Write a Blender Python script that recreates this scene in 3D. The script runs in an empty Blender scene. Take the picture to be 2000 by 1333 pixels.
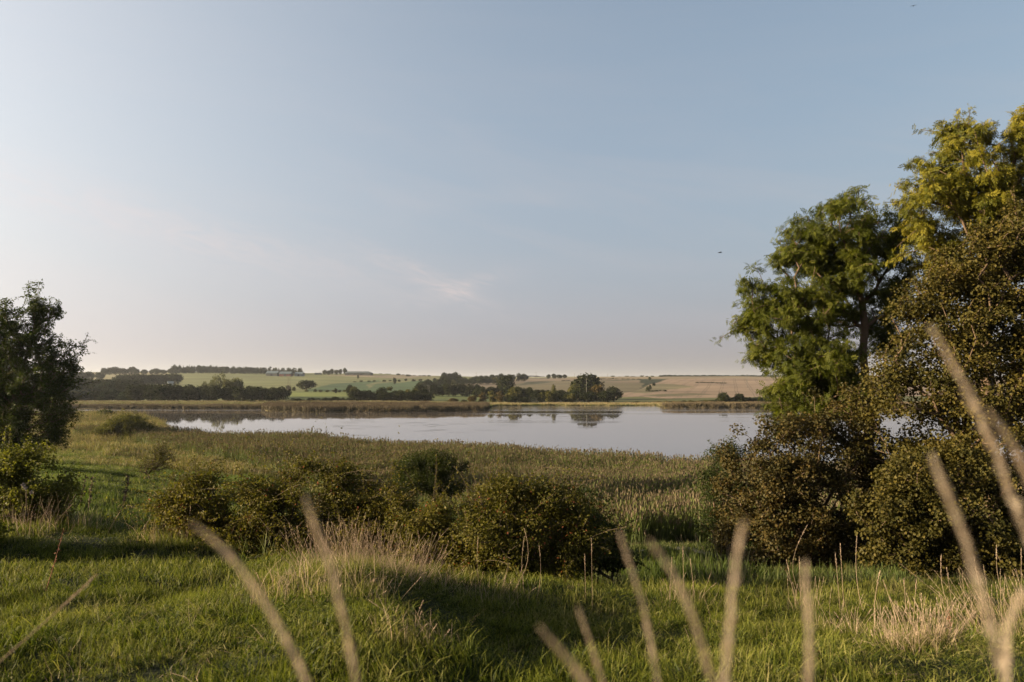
import bpy, math, random
import numpy as np

random.seed(7)
RNG = np.random.default_rng(11)
sc = bpy.context.scene
COL = sc.collection

# ------------------------------------------------------------------ camera
F_PX, CAM_Z, PITCH = 1556.0, 11.5, math.radians(2.889)
cam_d = bpy.data.cameras.new('camera')
cam = bpy.data.objects.new('camera', cam_d)
COL.objects.link(cam)
sc.camera = cam
cam_d.lens = 28.0
cam_d.sensor_width = 36.0
cam_d.clip_start, cam_d.clip_end = 0.05, 20000.0
cam.location = (0, 0, CAM_Z)
cam.rotation_euler = (math.pi / 2 + PITCH, 0, 0)
cam_d.dof.use_dof = True
cam_d.dof.focus_distance = 13.0
cam_d.dof.aperture_fstop = 3.4

# ------------------------------------------------------------------ light
SUN_AZ, SUN_EL = -97.0, 12.5
EXPO = 2.2
SKY_STRENGTH = 0.05
USE_DENOISE = True
EG = 2 ** EXPO
sc.view_settings.view_transform = 'Standard'
sc.view_settings.look = 'None'
sc.view_settings.exposure = EXPO
sc.view_settings.gamma = 1.0
sc.view_settings.use_curve_mapping = False
sc.cycles.max_bounces = 7
sc.cycles.diffuse_bounces = 3
sc.cycles.transmission_bounces = 5
sc.cycles.volume_bounces = 0
sc.cycles.use_denoising = USE_DENOISE
sc.cycles.caustics_reflective = False
sc.cycles.caustics_refractive = False

world = bpy.data.worlds.new("World")
sc.world = world
world.use_nodes = True


class NT:
    """thin wrapper round a node tree"""
    def __init__(s, tree):
        s.t = tree

    def n(s, kind, **kw):
        nd = s.t.nodes.new(kind)
        for k, v in kw.items():
            setattr(nd, k, v)
        return nd

    def link(s, a, b):
        s.t.links.new(a, b)

    def put(s, sock, v):
        if isinstance(v, bpy.types.NodeSocket):
            s.t.links.new(v, sock)
        else:
            sock.default_value = v

    def m(s, op, a, b=None, c=None, clamp=False):
        nd = s.t.nodes.new('ShaderNodeMath')
        nd.operation = op
        nd.use_clamp = clamp
        s.put(nd.inputs[0], a)
        if b is not None:
            s.put(nd.inputs[1], b)
        if c is not None:
            s.put(nd.inputs[2], c)
        return nd.outputs[0]

    def vm(s, op, a, b=None):
        nd = s.t.nodes.new('ShaderNodeVectorMath')
        nd.operation = op
        s.put(nd.inputs[0], a)
        if b is not None:
            s.put(nd.inputs[3 if op == 'SCALE' else 1], b)
        return nd.outputs['Value'] if op in ('DOT_PRODUCT', 'LENGTH') else nd.outputs[0]

    def mix(s, f, a, b, mode='MIX'):
        nd = s.t.nodes.new('ShaderNodeMix')
        nd.data_type = 'RGBA'
        nd.blend_type = mode
        s.put(nd.inputs[0], f)
        s.put(nd.inputs[6], a)
        s.put(nd.inputs[7], b)
        return nd.outputs[2]

    def noise(s, vec, scale, detail=3.0, rough=0.5, dist=0.0, color=False):
        nd = s.t.nodes.new('ShaderNodeTexNoise')
        s.put(nd.inputs['Vector'], vec)
        nd.inputs['Scale'].default_value = scale
        nd.inputs['Detail'].default_value = detail
        nd.inputs['Roughness'].default_value = rough
        nd.inputs['Distortion'].default_value = dist
        return nd.outputs[1 if color else 0]

    def ramp(s, f, stops):
        nd = s.t.nodes.new('ShaderNodeValToRGB')
        e = nd.color_ramp.elements
        while len(e) < len(stops):
            e.new(0.5)
        for i, (p, c) in enumerate(stops):
            e[i].position = p
            e[i].color = (c, c, c, 1) if isinstance(c, (int, float)) else (*c, 1)
        s.put(nd.inputs[0], f)
        return nd.outputs[0]

    def comb(s, x, y, z):
        nd = s.t.nodes.new('ShaderNodeCombineXYZ')
        s.put(nd.inputs[0], x); s.put(nd.inputs[1], y); s.put(nd.inputs[2], z)
        return nd.outputs[0]

    def sep(s, v):
        nd = s.t.nodes.new('ShaderNodeSeparateXYZ')
        s.put(nd.inputs[0], v)
        return nd.outputs


def build_world():
    w = NT(world.node_tree)
    bg = world.node_tree.nodes['Background']
    bg.inputs[1].default_value = SKY_STRENGTH
    sky = w.n('ShaderNodeTexSky', sky_type='NISHITA')
    sky.sun_disc = False
    sky.sun_elevation = math.radians(SUN_EL)
    sky.sun_rotation = math.radians(SUN_AZ)
    sky.air_density, sky.dust_density, sky.ozone_density = 1.5, 1.0, 1.0
    d = w.n('ShaderNodeTexCoord').outputs['Generated']
    x, y, z = w.sep(d)
    el = w.m('ARCSINE', w.m('MAXIMUM', z, 0.0))
    h = w.m('EXPONENT', w.m('MULTIPLY', el, -1 / 0.40))
    a, e = math.radians(SUN_AZ), math.radians(SUN_EL)
    sun = (math.sin(a) * math.cos(e), math.cos(a) * math.cos(e), math.sin(e))
    cg = w.m('MULTIPLY_ADD', w.vm('DOT_PRODUCT', d, sun), 0.5, 0.5)
    cg = w.m('POWER', w.m('MAXIMUM', cg, 0.0), 4.0)
    ih = w.m('SUBTRACT', 1.0, h)
    g = 0.1 / SKY_STRENGTH / EG
    G = 1.0 / SKY_STRENGTH / EG
    t1 = w.vm('SCALE', w.vm('MULTIPLY', sky.outputs[0], (1.7573 * g, 1.7466 * g, 1.7889 * g)), ih)
    t2 = w.vm('SCALE', (0.2628 * G, 0.3322 * G, 0.5336 * G), h)
    t3 = w.vm('SCALE', (1.5761 * G, 1.4326 * G, 1.2591 * G), w.m('MULTIPLY', h, cg))
    t4 = w.vm('SCALE', (0.9355 * G, 0.7366 * G, 0.5749 * G), w.m('MULTIPLY', ih, cg))
    h3 = w.m('EXPONENT', w.m('MULTIPLY', el, -1 / 0.06))
    t5 = w.vm('SCALE', (0.1497 * G, 0.031 * G, -0.2477 * G), h3)
    base = w.vm('ADD', w.vm('ADD', w.vm('ADD', t1, t2), w.vm('ADD', t3, t4)), t5)
    # thin cirrus: streaks that run down to the right
    az = w.m('ARCTAN2', x, y)
    u = w.m('ADD', w.m('MULTIPLY', az, 0.97), w.m('MULTIPLY', el, -0.24))
    v = w.m('ADD', w.m('MULTIPLY', az, 0.24), w.m('MULTIPLY', el, 0.97))
    st = w.noise(w.comb(w.m('MULTIPLY', u, 2.6), w.m('MULTIPLY', v, 17.0), 3.1), 1.0, 5.0, 0.6, 0.6)
    st2 = w.noise(w.comb(w.m('MULTIPLY', az, 1.6), w.m('MULTIPLY', el, 26.0), 8.4), 1.0, 4.0, 0.55, 0.3)
    streak = w.m('MULTIPLY', w.ramp(st, [(0.45, 0.0), (0.75, 1.0)]),
                 w.m('EXPONENT', w.m('MULTIPLY', w.m('POWER', w.m('DIVIDE', w.m('SUBTRACT', el, 0.20), 0.13), 2.0), -1.0)))
    low = w.m('MULTIPLY', w.ramp(st2, [(0.42, 0.0), (0.8, 1.0)]), h)
    # one brighter wisp, a curved feather of ice cloud
    def blob(a0, e0, sa, se, tilt):
        da, de = w.m('SUBTRACT', az, a0), w.m('SUBTRACT', el, e0)
        ct, s_ = math.cos(tilt), math.sin(tilt)
        p = w.m('DIVIDE', w.m('ADD', w.m('MULTIPLY', da, ct), w.m('MULTIPLY', de, s_)), sa)
        q = w.m('DIVIDE', w.m('SUBTRACT', w.m('MULTIPLY', de, ct), w.m('MULTIPLY', da, s_)), se)
        r2 = w.m('ADD', w.m('MULTIPLY', p, p), w.m('MULTIPLY', q, q))
        return w.m('EXPONENT', w.m('MULTIPLY', r2, -1.0))
    wn = w.noise(w.comb(w.m('MULTIPLY', u, 16.0), w.m('MULTIPLY', v, 62.0), 1.7), 1.0, 6.0, 0.62, 1.6)
    wisp = w.m('MULTIPLY', w.ramp(wn, [(0.33, 0.0), (0.64, 1.0)]),
               w.m('ADD', w.m('ADD', blob(-0.108, 0.128, 0.075, 0.012, -0.42), blob(-0.062, 0.117, 0.05, 0.011, 0.28)),
                   w.m('MULTIPLY', blob(-0.42, 0.178, 0.24, 0.026, -0.2), 0.75)))
    cl = w.m('ADD', w.m('ADD', w.m('MULTIPLY', streak, 0.20), w.m('MULTIPLY', low, 0.14)), w.m('MULTIPLY', wisp, 0.72), clamp=True)
    cc = w.vm('SCALE', (0.74 * G, 0.68 * G, 0.68 * G), w.m('MULTIPLY_ADD', cg, 1.3, 0.78))
    w.link(w.mix(cl, base, cc), bg.inputs[0])


build_world()

sun_d = bpy.data.lights.new('sun', 'SUN')
sun_d.energy = 5.0
sun_d.angle = math.radians(0.6)
sun_d.color = (1.0, 0.80, 0.53)
sun_o = bpy.data.objects.new('sun', sun_d)
COL.objects.link(sun_o)
sun_o.rotation_euler = (math.radians(90 - SUN_EL), 0, math.radians(180 - SUN_AZ - 0.0))
# the lamp shines along its -Z: from azimuth SUN_AZ (clockwise from +Y) down to the ground
from mathutils import Vector
_a, _e = math.radians(SUN_AZ), math.radians(SUN_EL)
sun_o.rotation_mode = 'QUATERNION'
sun_o.rotation_quaternion = Vector((math.sin(_a) * math.cos(_e), math.cos(_a) * math.cos(_e), math.sin(_e))).to_track_quat('Z', 'Y')


# ------------------------------------------------------------------ helpers
def slope(py):
    """height per metre of depth seen at picture row py (2000 px wide frame)"""
    v = (666.5 - np.asarray(py, float)) / F_PX
    c, s = math.cos(PITCH), math.sin(PITCH)
    return (v * c + s) / (c - v * s)


def xat(px, py=745.0):
    v = (666.5 - np.asarray(py, float)) / F_PX
    return (np.asarray(px, float) - 1000) / F_PX / (math.cos(PITCH) - v * math.sin(PITCH))


def P(px, py, Y):
    return np.array([xat(px, py) * Y, Y, CAM_Z + slope(py) * Y])


def vnoise(x, y, seed=0):
    x, y = np.asarray(x, float), np.asarray(y, float)
    xi, yi = np.floor(x), np.floor(y)
    fx, fy = x - xi, y - yi
    fx, fy = fx * fx * (3 - 2 * fx), fy * fy * (3 - 2 * fy)

    def h(a, b):
        v = np.sin(a * 127.1 + b * 311.7 + seed * 74.7) * 43758.5453
        return v - np.floor(v)
    return (h(xi, yi) * (1 - fx) + h(xi + 1, yi) * fx) * (1 - fy) + (h(xi, yi + 1) * (1 - fx) + h(xi + 1, yi + 1) * fx) * fy


def fbm(x, y, oct=3, seed=0):
    t, a, n = 0, 0.5, 0
    for i in range(oct):
        t = t + a * vnoise(x * 2 ** i, y * 2 ** i, seed + i)
        n += a
        a *= 0.5
    return t / n


def sstep(a, b, x):
    t = np.clip((x - a) / (b - a), 0, 1)
    return t * t * (3 - 2 * t)


NEAR_Y = [0, 4, 6, 8, 10, 12, 14, 17, 20, 26, 34, 45, 60, 80, 105, 140, 190, 260]
NEAR = {
    -900: [1.5, 1.5, 1.7, 1.9, 2.1, 2.3, 2.5, 3.0, 3.5, 4.1, 4.7, 5.5, 6.5, 7.6, 9.0, 10.6, 11.0, 11.1],
    100: [1.55, 1.52, 1.87, 2.2, 2.45, 2.72, 2.66, 3.3, 3.8, 4.3, 5.0, 5.9, 6.9, 8.2, 9.6, 11.0, 11.0, 11.1],
    400: [1.55, 1.50, 1.85, 2.2, 2.48, 2.8, 2.85, 3.5, 4.1, 4.8, 5.7, 6.8, 7.9, 9.3, 10.3, 11.1, 11.2, 11.2],
    700: [1.5, 1.46, 1.78, 2.05, 2.3, 2.85, 3.5, 4.4, 5.0, 5.9, 7.0, 8.3, 9.6, 10.4, 10.8, 11.2, 11.2, 11.2],
    1000: [1.55, 1.54, 1.96, 2.34, 2.6, 3.15, 3.8, 4.7, 5.4, 6.4, 7.6, 8.8, 9.9, 10.5, 10.9, 11.2, 11.2, 11.2],
    1300: [1.6, 1.54, 1.98, 2.38, 2.7, 3.15, 3.9, 4.6, 5.0, 5.45, 7.1, 8.7, 9.9, 10.6, 11.0, 11.2, 11.2, 11.2],
    1600: [1.6, 1.53, 1.98, 2.42, 2.85, 3.2, 3.6, 4.6, 5.1, 5.9, 7.0, 8.2, 9.4, 10.6, 11.0, 11.2, 11.2, 11.2],
    1900: [1.65, 1.5, 1.98, 2.45, 2.85, 3.2, 3.6, 4.5, 5.1, 5.8, 6.8, 8.0, 9.4, 10.6, 11.0, 11.2, 11.2, 11.2],
    2900: [1.65, 1.5, 1.98, 2.45, 2.85, 3.2, 3.6, 4.5, 5.1, 5.8, 6.8, 8.0, 9.4, 10.6, 11.0, 11.2, 11.2, 11.2]}
FAR_Y = [300, 340, 380, 430, 500, 600, 750, 950, 1200, 1500, 1900, 2600, 4500, 9000]
FARP = {  # picture rows of the land surface
    -900: [801, 796, 788, 784, 778, 770, 760, 750, 738, 730, 731, 733, 737, 741],
    200: [801, 796, 788, 784, 778, 770, 760, 749, 737, 729, 730, 733, 737, 741],
    400: [802, 796, 788, 784, 777, 768, 757, 744, 732, 727.5, 728, 732, 737, 741],
    600: [802, 796, 788, 782, 773, 765, 757, 746, 736, 730, 731, 733, 737, 741],
    720: [802, 796, 788, 783, 775, 766, 757, 747, 737, 731, 732, 734, 737, 741],
    840: [802, 796, 789, 784, 777, 768, 760, 750, 741, 736, 736, 737, 738, 741],
    1000: [803, 797, 791, 786, 779, 771, 761, 751, 742, 738.5, 737.5, 737, 738, 741],
    1200: [803, 797, 792, 787, 779, 769, 757.5, 747, 740, 737, 737, 738, 739, 741],
    1400: [803, 796.5, 791, 786, 780, 769, 756, 745, 739.5, 737, 737, 738, 739, 741],
    2900: [803, 796.5, 791, 786, 780, 769, 756, 745, 739.5, 737, 737, 738, 739, 741]}


def _interp2(table, ys, pxs, Y):
    keys = sorted(table)
    arr = np.array([table[k] for k in keys])
    k = np.array(keys, float)
    ly, lY = np.log(np.array(ys) + 3.0), np.log(Y + 3.0)
    i = np.clip(np.searchsorted(k, pxs) - 1, 0, len(k) - 2)
    j = np.clip(np.searchsorted(ly, lY) - 1, 0, len(ly) - 2)
    fi = np.clip((pxs - k[i]) / (k[i + 1] - k[i]), 0, 1)
    fi = fi * fi * (3 - 2 * fi)
    fj = np.clip((lY - ly[j]) / (ly[j + 1] - ly[j]), 0, 1)

    def row(c):      # Catmull-Rom along the depth
        j0, j3 = np.maximum(j - 1, 0), np.minimum(j + 2, len(ly) - 1)
        p0, p1, p2, p3 = arr[c, j0], arr[c, j], arr[c, j + 1], arr[c, j3]
        h = ly[j + 1] - ly[j]
        m1 = (p2 - p0) / np.maximum(ly[j + 1] - ly[j0], 1e-6) * h
        m2 = (p3 - p1) / np.maximum(ly[j3] - ly[j], 1e-6) * h
        t = fj
        return (2 * t**3 - 3 * t**2 + 1) * p1 + (t**3 - 2 * t**2 + t) * m1 + (-2 * t**3 + 3 * t**2) * p2 + (t**3 - t**2) * m2
    return row(i) * (1 - fi) + row(i + 1) * fi


NS = [(-2500, 238), (100, 238), (240, 234), (300, 224), (322, 207), (327, 190), (331, 165), (350, 154), (450, 149), (600, 143),
      (750, 130), (900, 121), (1050, 111), (1200, 103), (1350, 96.5), (1600, 92), (1900, 88), (3500, 85)]
FS = [(-2500, 332), (160, 332), (515, 327), (530, 300), (600, 292), (800, 300), (948, 311), (958, 366), (1050, 373), (1284, 371),
      (1296, 342), (1500, 338), (3500, 330)]


def shore(tab, px):
    return np.interp(px, [a for a, b in tab], [b for a, b in tab])


def pxof(x, y):
    return 1000 + F_PX * 0.9987 * x / np.maximum(y, 4.0)


def lake(x, y):
    """how far (m) a point lies inside the lake, negative on land"""
    px = pxof(x, y)
    w = 1.6 * (vnoise(x / 7, y / 7, 5) - 0.5) + 0.9 * (vnoise(x / 2.2, y / 2.2, 9) - 0.5)
    return np.minimum(y - shore(NS, px) + w, shore(FS, px) + w * 1.5 - y)


def ground(x, y):
    x, y = np.asarray(x, float), np.asarray(y, float)
    x, y = np.broadcast_arrays(x, y)
    px = pxof(x, y)
    Y = np.maximum(y, 0.0)
    near = -_interp2(NEAR, NEAR_Y, px, Y)
    fp = _interp2(FARP, FAR_Y, px, np.maximum(Y, 300.0))
    far = slope(fp) * np.maximum(Y, 1.0)
    k = sstep(270, 330, Y)
    z = CAM_Z + near * (1 - k) + far * k
    z = z + sstep(500, 900, Y) * (fbm(x / 130, y / 200, 3, 3) - 0.5) * 5.5
    # pasture unevenness
    a = 1 - sstep(60, 120, Y)
    z = z + a * ((fbm(x / 2.3, y / 2.3, 3, 1) - 0.5) * 0.26 + (1 - sstep(14, 30, Y)) * ((vnoise(x / 0.42, y / 0.42, 2) - 0.5) * 0.085 + (vnoise(x / .85, y / .85, 6) - .5) * .07))
    # the tussocky mound and the hollow beside it
    z = z + 0.23 * np.exp(-(((x + 1.7) / 0.85) ** 2 + ((y - 7.2) / 1.1) ** 2))
    z = z + 0.13 * np.exp(-(((x + 1.0) / 0.65) ** 2 + ((y - 5.3) / 1.0) ** 2))
    z = z - 0.22 * np.exp(-(((x - 0.4) / 1.3) ** 2 + ((y - 6.0) / 1.3) ** 2))
    d = lake(x, y)
    land = np.maximum(z, 0.12 + 0.004 * np.maximum(-d, 0))
    t = sstep(-1.2, 1.2, d)
    lk = (Y > 60) & (Y < 420)
    return np.where(lk, land * (1 - t) + (-1.6) * t, np.where(Y >= 60, land, z))


def new_mesh(name, verts, faces=None, loops=None, starts=None, attrs=None, mat=None, smooth=False, mats=None, midx=None):
    """verts (N,3); faces (M,k) with k fixed"""
    me = bpy.data.meshes.new(name)
    verts = np.ascontiguousarray(verts, np.float32)
    me.vertices.add(len(verts))
    me.vertices.foreach_set('co', verts.ravel())
    if faces is not None and len(faces):
        fl = faces if isinstance(faces, list) else [faces]
        fl = [np.asarray(f, np.int32) for f in fl if len(f)]
        lp = np.concatenate([f.ravel() for f in fl])
        ln = np.concatenate([np.full(len(f), f.shape[1], np.int32) for f in fl])
        stt = np.concatenate([[0], np.cumsum(ln)[:-1]]).astype(np.int32)
        me.loops.add(len(lp))
        me.loops.foreach_set('vertex_index', lp)
        me.polygons.add(len(ln))
        me.polygons.foreach_set('loop_start', stt)
        me.polygons.foreach_set('loop_total', ln)
        if midx is not None:
            me.polygons.foreach_set('material_index', np.asarray(midx, np.int32))
        me.update(calc_edges=True)
        me.polygons.foreach_set('use_smooth', np.full(len(ln), smooth))
    for k, v in (attrs or {}).items():
        v = np.asarray(v, np.float32)
        if v.ndim == 1:
            at = me.attributes.new(k, 'FLOAT', 'POINT')
            at.data.foreach_set('value', v)
        elif v.shape[1] == 4:
            at = me.attributes.new(k, 'FLOAT_COLOR', 'POINT')
            at.data.foreach_set('color', v.ravel())
        else:
            at = me.attributes.new(k, 'FLOAT_VECTOR', 'POINT')
            at.data.foreach_set('vector', v.ravel())
    for mt in (mats or ([mat] if mat else [])):
        me.materials.append(mt)
    return me


def link(name, me, parent=None, loc=(0, 0, 0)):
    o = bpy.data.objects.new(name, me)
    COL.objects.link(o)
    o.location = loc
    if parent is not None:
        o.parent = parent
    return o


def tag(o, label=None, cat=None, group=None, kind=None):
    if label:
        o['label'] = label
    if cat:
        o['category'] = cat
    if group:
        o['group'] = group
    if kind:
        o['kind'] = kind
    return o


def thing(name, loc, label, cat, group=None, rz=0.0):
    o = link(name, None, None, tuple(float(v) for v in loc))
    o.rotation_euler[2] = rz
    return tag(o, label, cat, group)


def copy_tree(o, loc, rz=0.0, scale=(1, 1, 1), label=None, group=None, name=None):
    c = o.copy()
    COL.objects.link(c)
    if name:
        c.name = name
    c.location = loc
    c.rotation_euler = (0, 0, rz)
    c.scale = scale
    if label:
        c['label'] = label
    if group:
        c['group'] = group
    elif 'group' in c:
        del c['group']
    for ch in list(o.children):
        d = ch.copy()
        COL.objects.link(d)
        d.parent = c
    return c


def tube(pts, rad, sides=5):
    """verts and quads of one tapering tube"""
    pts = np.asarray(pts, float)
    rad = np.asarray(rad, float)
    n = len(pts)
    t = np.gradient(pts, axis=0)
    t /= np.linalg.norm(t, axis=1)[:, None] + 1e-9
    ref = np.array([0.0, 0, 1]) if abs(t[0][2]) < 0.9 else np.array([1.0, 0, 0])
    a = np.cross(t, ref)
    a /= np.linalg.norm(a, axis=1)[:, None] + 1e-9
    b = np.cross(t, a)
    th = np.arange(sides) * 2 * math.pi / sides
    v = pts[:, None] + rad[:, None, None] * (a[:, None] * np.cos(th)[None, :, None] + b[:, None] * np.sin(th)[None, :, None])
    v = v.reshape(-1, 3)
    i = np.arange(n - 1)[:, None] * sides
    k = np.arange(sides)[None]
    k2 = (k + 1) % sides
    q = np.stack([i + k, i + k2, i + sides + k2, i + sides + k], -1).reshape(-1, 4)
    return v, q


class Acc:
    """collects pieces into one mesh"""
    def __init__(s):
        s.v, s.f, s.a, s.n = [], {}, {}, 0

    def add(s, v, f, **attrs):
        f = np.asarray(f)
        s.v.append(v)
        s.f.setdefault(f.shape[1], []).append(f + s.n)
        for k, val in attrs.items():
            s.a.setdefault(k, []).append(np.full(len(v), val, np.float32) if np.isscalar(val) else val)
        s.n += len(v)

    def mesh(s, name, mat, smooth=False, mats=None):
        return new_mesh(name, np.concatenate(s.v), [np.concatenate(x) for x in s.f.values()], attrs={k: np.concatenate(x) for k, x in s.a.items()}, mat=mat, mats=mats, smooth=smooth)


def box(cx, cy, cz, sx, sy, sz):
    v = np.array([[x, y, z] for z in (-.5, .5) for y in (-.5, .5) for x in (-.5, .5)]) * (sx, sy, sz) + (cx, cy, cz)
    f = np.array([[0, 2, 3, 1], [4, 5, 7, 6], [0, 1, 5, 4], [2, 6, 7, 3], [0, 4, 6, 2], [1, 3, 7, 5]])
    return v, f


# ------------------------------------------------------------------ materials
MATS = {}


def mat_new(name):
    m = bpy.data.materials.new(name)
    m.use_nodes = True
    t = NT(m.node_tree)
    return m, t, m.node_tree.nodes['Principled BSDF'], m.node_tree.nodes['Material Output']


VEG = 0.62


def leaf_mat(name, stops, trans=0.38, rough=0.5, tcol=(1.25, 1.35, 0.55), patch=2.0, spec=0.07, accent=None):
    """leaf: colour from a per-leaf tint and slow patches, part of the light passes through"""
    m, t, bs, out = mat_new(name)
    tint = t.n('ShaderNodeAttribute', attribute_name='tint').outputs['Fac']
    pos = t.n('ShaderNodeNewGeometry').outputs['Position']
    rnd = t.n('ShaderNodeObjectInfo').outputs['Random']
    nz = t.noise(pos, 1.0 / patch, 2.0)
    f = t.m('ADD', t.m('MULTIPLY', tint, 0.6), t.m('MULTIPLY', t.m('SUBTRACT', nz, 0.3), 0.75))
    f = t.m('ADD', f, t.m('MULTIPLY', t.m('SUBTRACT', rnd, 0.5), 0.22), clamp=True)
    c = t.ramp(f, [(p_, tuple(q * VEG for q in k_)) for p_, k_ in stops])
    if accent:
        c = t.mix(t.ramp(tint, [(accent[0] - 0.01, 0.0), (accent[0] + 0.01, 1.0)]), c, (*accent[1], 1))
    t.link(c, bs.inputs['Base Color'])
    bs.inputs['Roughness'].default_value = rough
    bs.inputs['Specular IOR Level'].default_value = spec
    tr = t.n('ShaderNodeBsdfTranslucent')
    t.link(t.vm('MULTIPLY', c, tcol), tr.inputs[0])
    mx = t.n('ShaderNodeMixShader')
    mx.inputs[0].default_value = trans
    t.link(bs.outputs[0], mx.inputs[1])
    t.link(tr.outputs[0], mx.inputs[2])
    t.link(mx.outputs[0], out.inputs[0])
    MATS[name] = m
    return m


def plain(name, col, rough=0.8, var=0.25, scale=8.0, spec=0.2, bump=0.0):
    m, t, bs, out = mat_new(name)
    pos = t.n('ShaderNodeTexCoord').outputs['Object']
    nz = t.noise(pos, scale, 4.0, 0.6)
    k = t.m('MULTIPLY_ADD', nz, 2 * var, 1 - var)
    t.link(t.vm('SCALE', col, k), bs.inputs['Base Color'])
    bs.inputs['Roughness'].default_value = rough
    bs.inputs['Specular IOR Level'].default_value = spec
    if bump:
        b = t.n('ShaderNodeBump')
        b.inputs['Strength'].default_value = bump
        b.inputs['Distance'].default_value = 0.03
        t.link(nz, b.inputs['Height'])
        t.link(b.outputs[0], bs.inputs['Normal'])
    MATS[name] = m
    return m


leaf_mat('ash_leaf', [(0.0, (.032, .042, .007)), (0.45, (.072, .084, .012)), (0.8, (.12, .125, .018)), (1.0, (.17, .155, .026))], 0.42)
leaf_mat('yellow_ash_leaf', [(0.0, (.070, .080, .012)), (0.4, (.18, .170, .021)), (0.75, (.31, .255, .032)), (1.0, (.40, .30, .04))], 0.42, tcol=(1.2, 1.15, .5))
leaf_mat('maple_leaf', [(0.0, (.030, .032, .008)), (0.5, (.080, .068, .016)), (0.85, (.14, .105, .022)), (1.0, (.20, .13, .03))], 0.30, tcol=(1.2, 1.1, .5))
leaf_mat('hawthorn_leaf', [(0.0, (.028, .030, .010)), (0.5, (.062, .052, .016)), (0.85, (.115, .078, .022)), (1.0, (.17, .09, .03))], 0.28, tcol=(1.2, 1.0, .5))
leaf_mat('bramble_leaf', [(0.0, (.040, .040, .008)), (0.5, (.105, .095, .018)), (0.85, (.18, .14, .03)), (1.0, (.23, .15, .04))], 0.34, accent=(0.99, (.18, .06, .03)))
leaf_mat('pale_bramble_leaf', [(0.0, (.05, .058, .012)), (0.5, (.13, .130, .028)), (0.85, (.23, .205, .05)), (1.0, (.31, .25, .075))], 0.42)
leaf_mat('willow_leaf', [(0.0, (.022, .032, .010)), (0.5, (.045, .058, .015)), (1.0, (.085, .085, .02))], 0.35)
leaf_mat('olive_willow_leaf', [(0.0, (.045, .05, .012)), (0.5, (.10, .095, .02)), (1.0, (.15, .13, .03))], 0.35)
leaf_mat('birch_leaf', [(0.0, (.022, .036, .010)), (0.5, (.045, .062, .014)), (1.0, (.085, .09, .02))], 0.36)
leaf_mat('far_leaf', [(0.0, (.012, .017, .006)), (0.5, (.025, .031, .009)), (1.0, (.050, .053, .014))], 0.15, patch=9.0, rough=.8, spec=.05)
leaf_mat('far_olive_leaf', [(0.0, (.045, .05, .016)), (0.5, (.085, .083, .024)), (1.0, (.13, .115, .035))], 0.18, patch=9.0, rough=.8, spec=.05)
leaf_mat('far_rust_leaf', [(0.0, (.05, .04, .016)), (0.5, (.10, .072, .025)), (1.0, (.16, .10, .035))], 0.18, patch=9.0, rough=.8, spec=.05)
leaf_mat('far_pale_leaf', [(0.0, (.09, .095, .05)), (0.5, (.14, .14, .075)), (1.0, (.2, .19, .11))], 0.2, patch=9.0, rough=.8, spec=.05)
leaf_mat('far_conifer_leaf', [(0.0, (.016, .026, .014)), (0.5, (.03, .043, .02)), (1.0, (.055, .065, .03))], 0.1, patch=20.0, rough=.85, spec=.05)
plain('bark', (.075, .050, .032), .9, .35, 9.0, bump=.6)
plain('twig', (.05, .036, .022), .9, .3, 12.0)
plain('straw', (.46, .33, .20), .7, .2, 40.0)
plain('red_stem', (.13, .05, .025), .8, .3, 40.0)
plain('far_wall', (.07, .07, .065), .9, .1)
plain('white_wall', (.13, .15, .16), .8, .06)
plain('red_wall', (.10, .045, .04), .9, .12)
plain('grey_roof', (.055, .066, .066), .7, .12)
plain('pale_roof', (.07, .095, .11), .6, .1)
plain('slate_roof', (.06, .08, .09), .7, .1)
plain('dark_opening', (.03, .03, .035), .4, .1)
plain('pole_wood', (.10, .08, .06), .9, .2)
plain('pale_pole', (.085, .08, .072), .8, .1)
plain('bird_feather', (.03, .028, .03), .8, .1)
plain('white_feather', (.30, .29, .28), .8, .05)
plain('weed_raft', (.016, .018, .011), .8, .3, 1.0)
plain('thistledown', (.24, .20, .18), .9, .1)
plain('path_sand', (.24, .21, .16), .95, .25, 3.0)


GRS = 0.60


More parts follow.
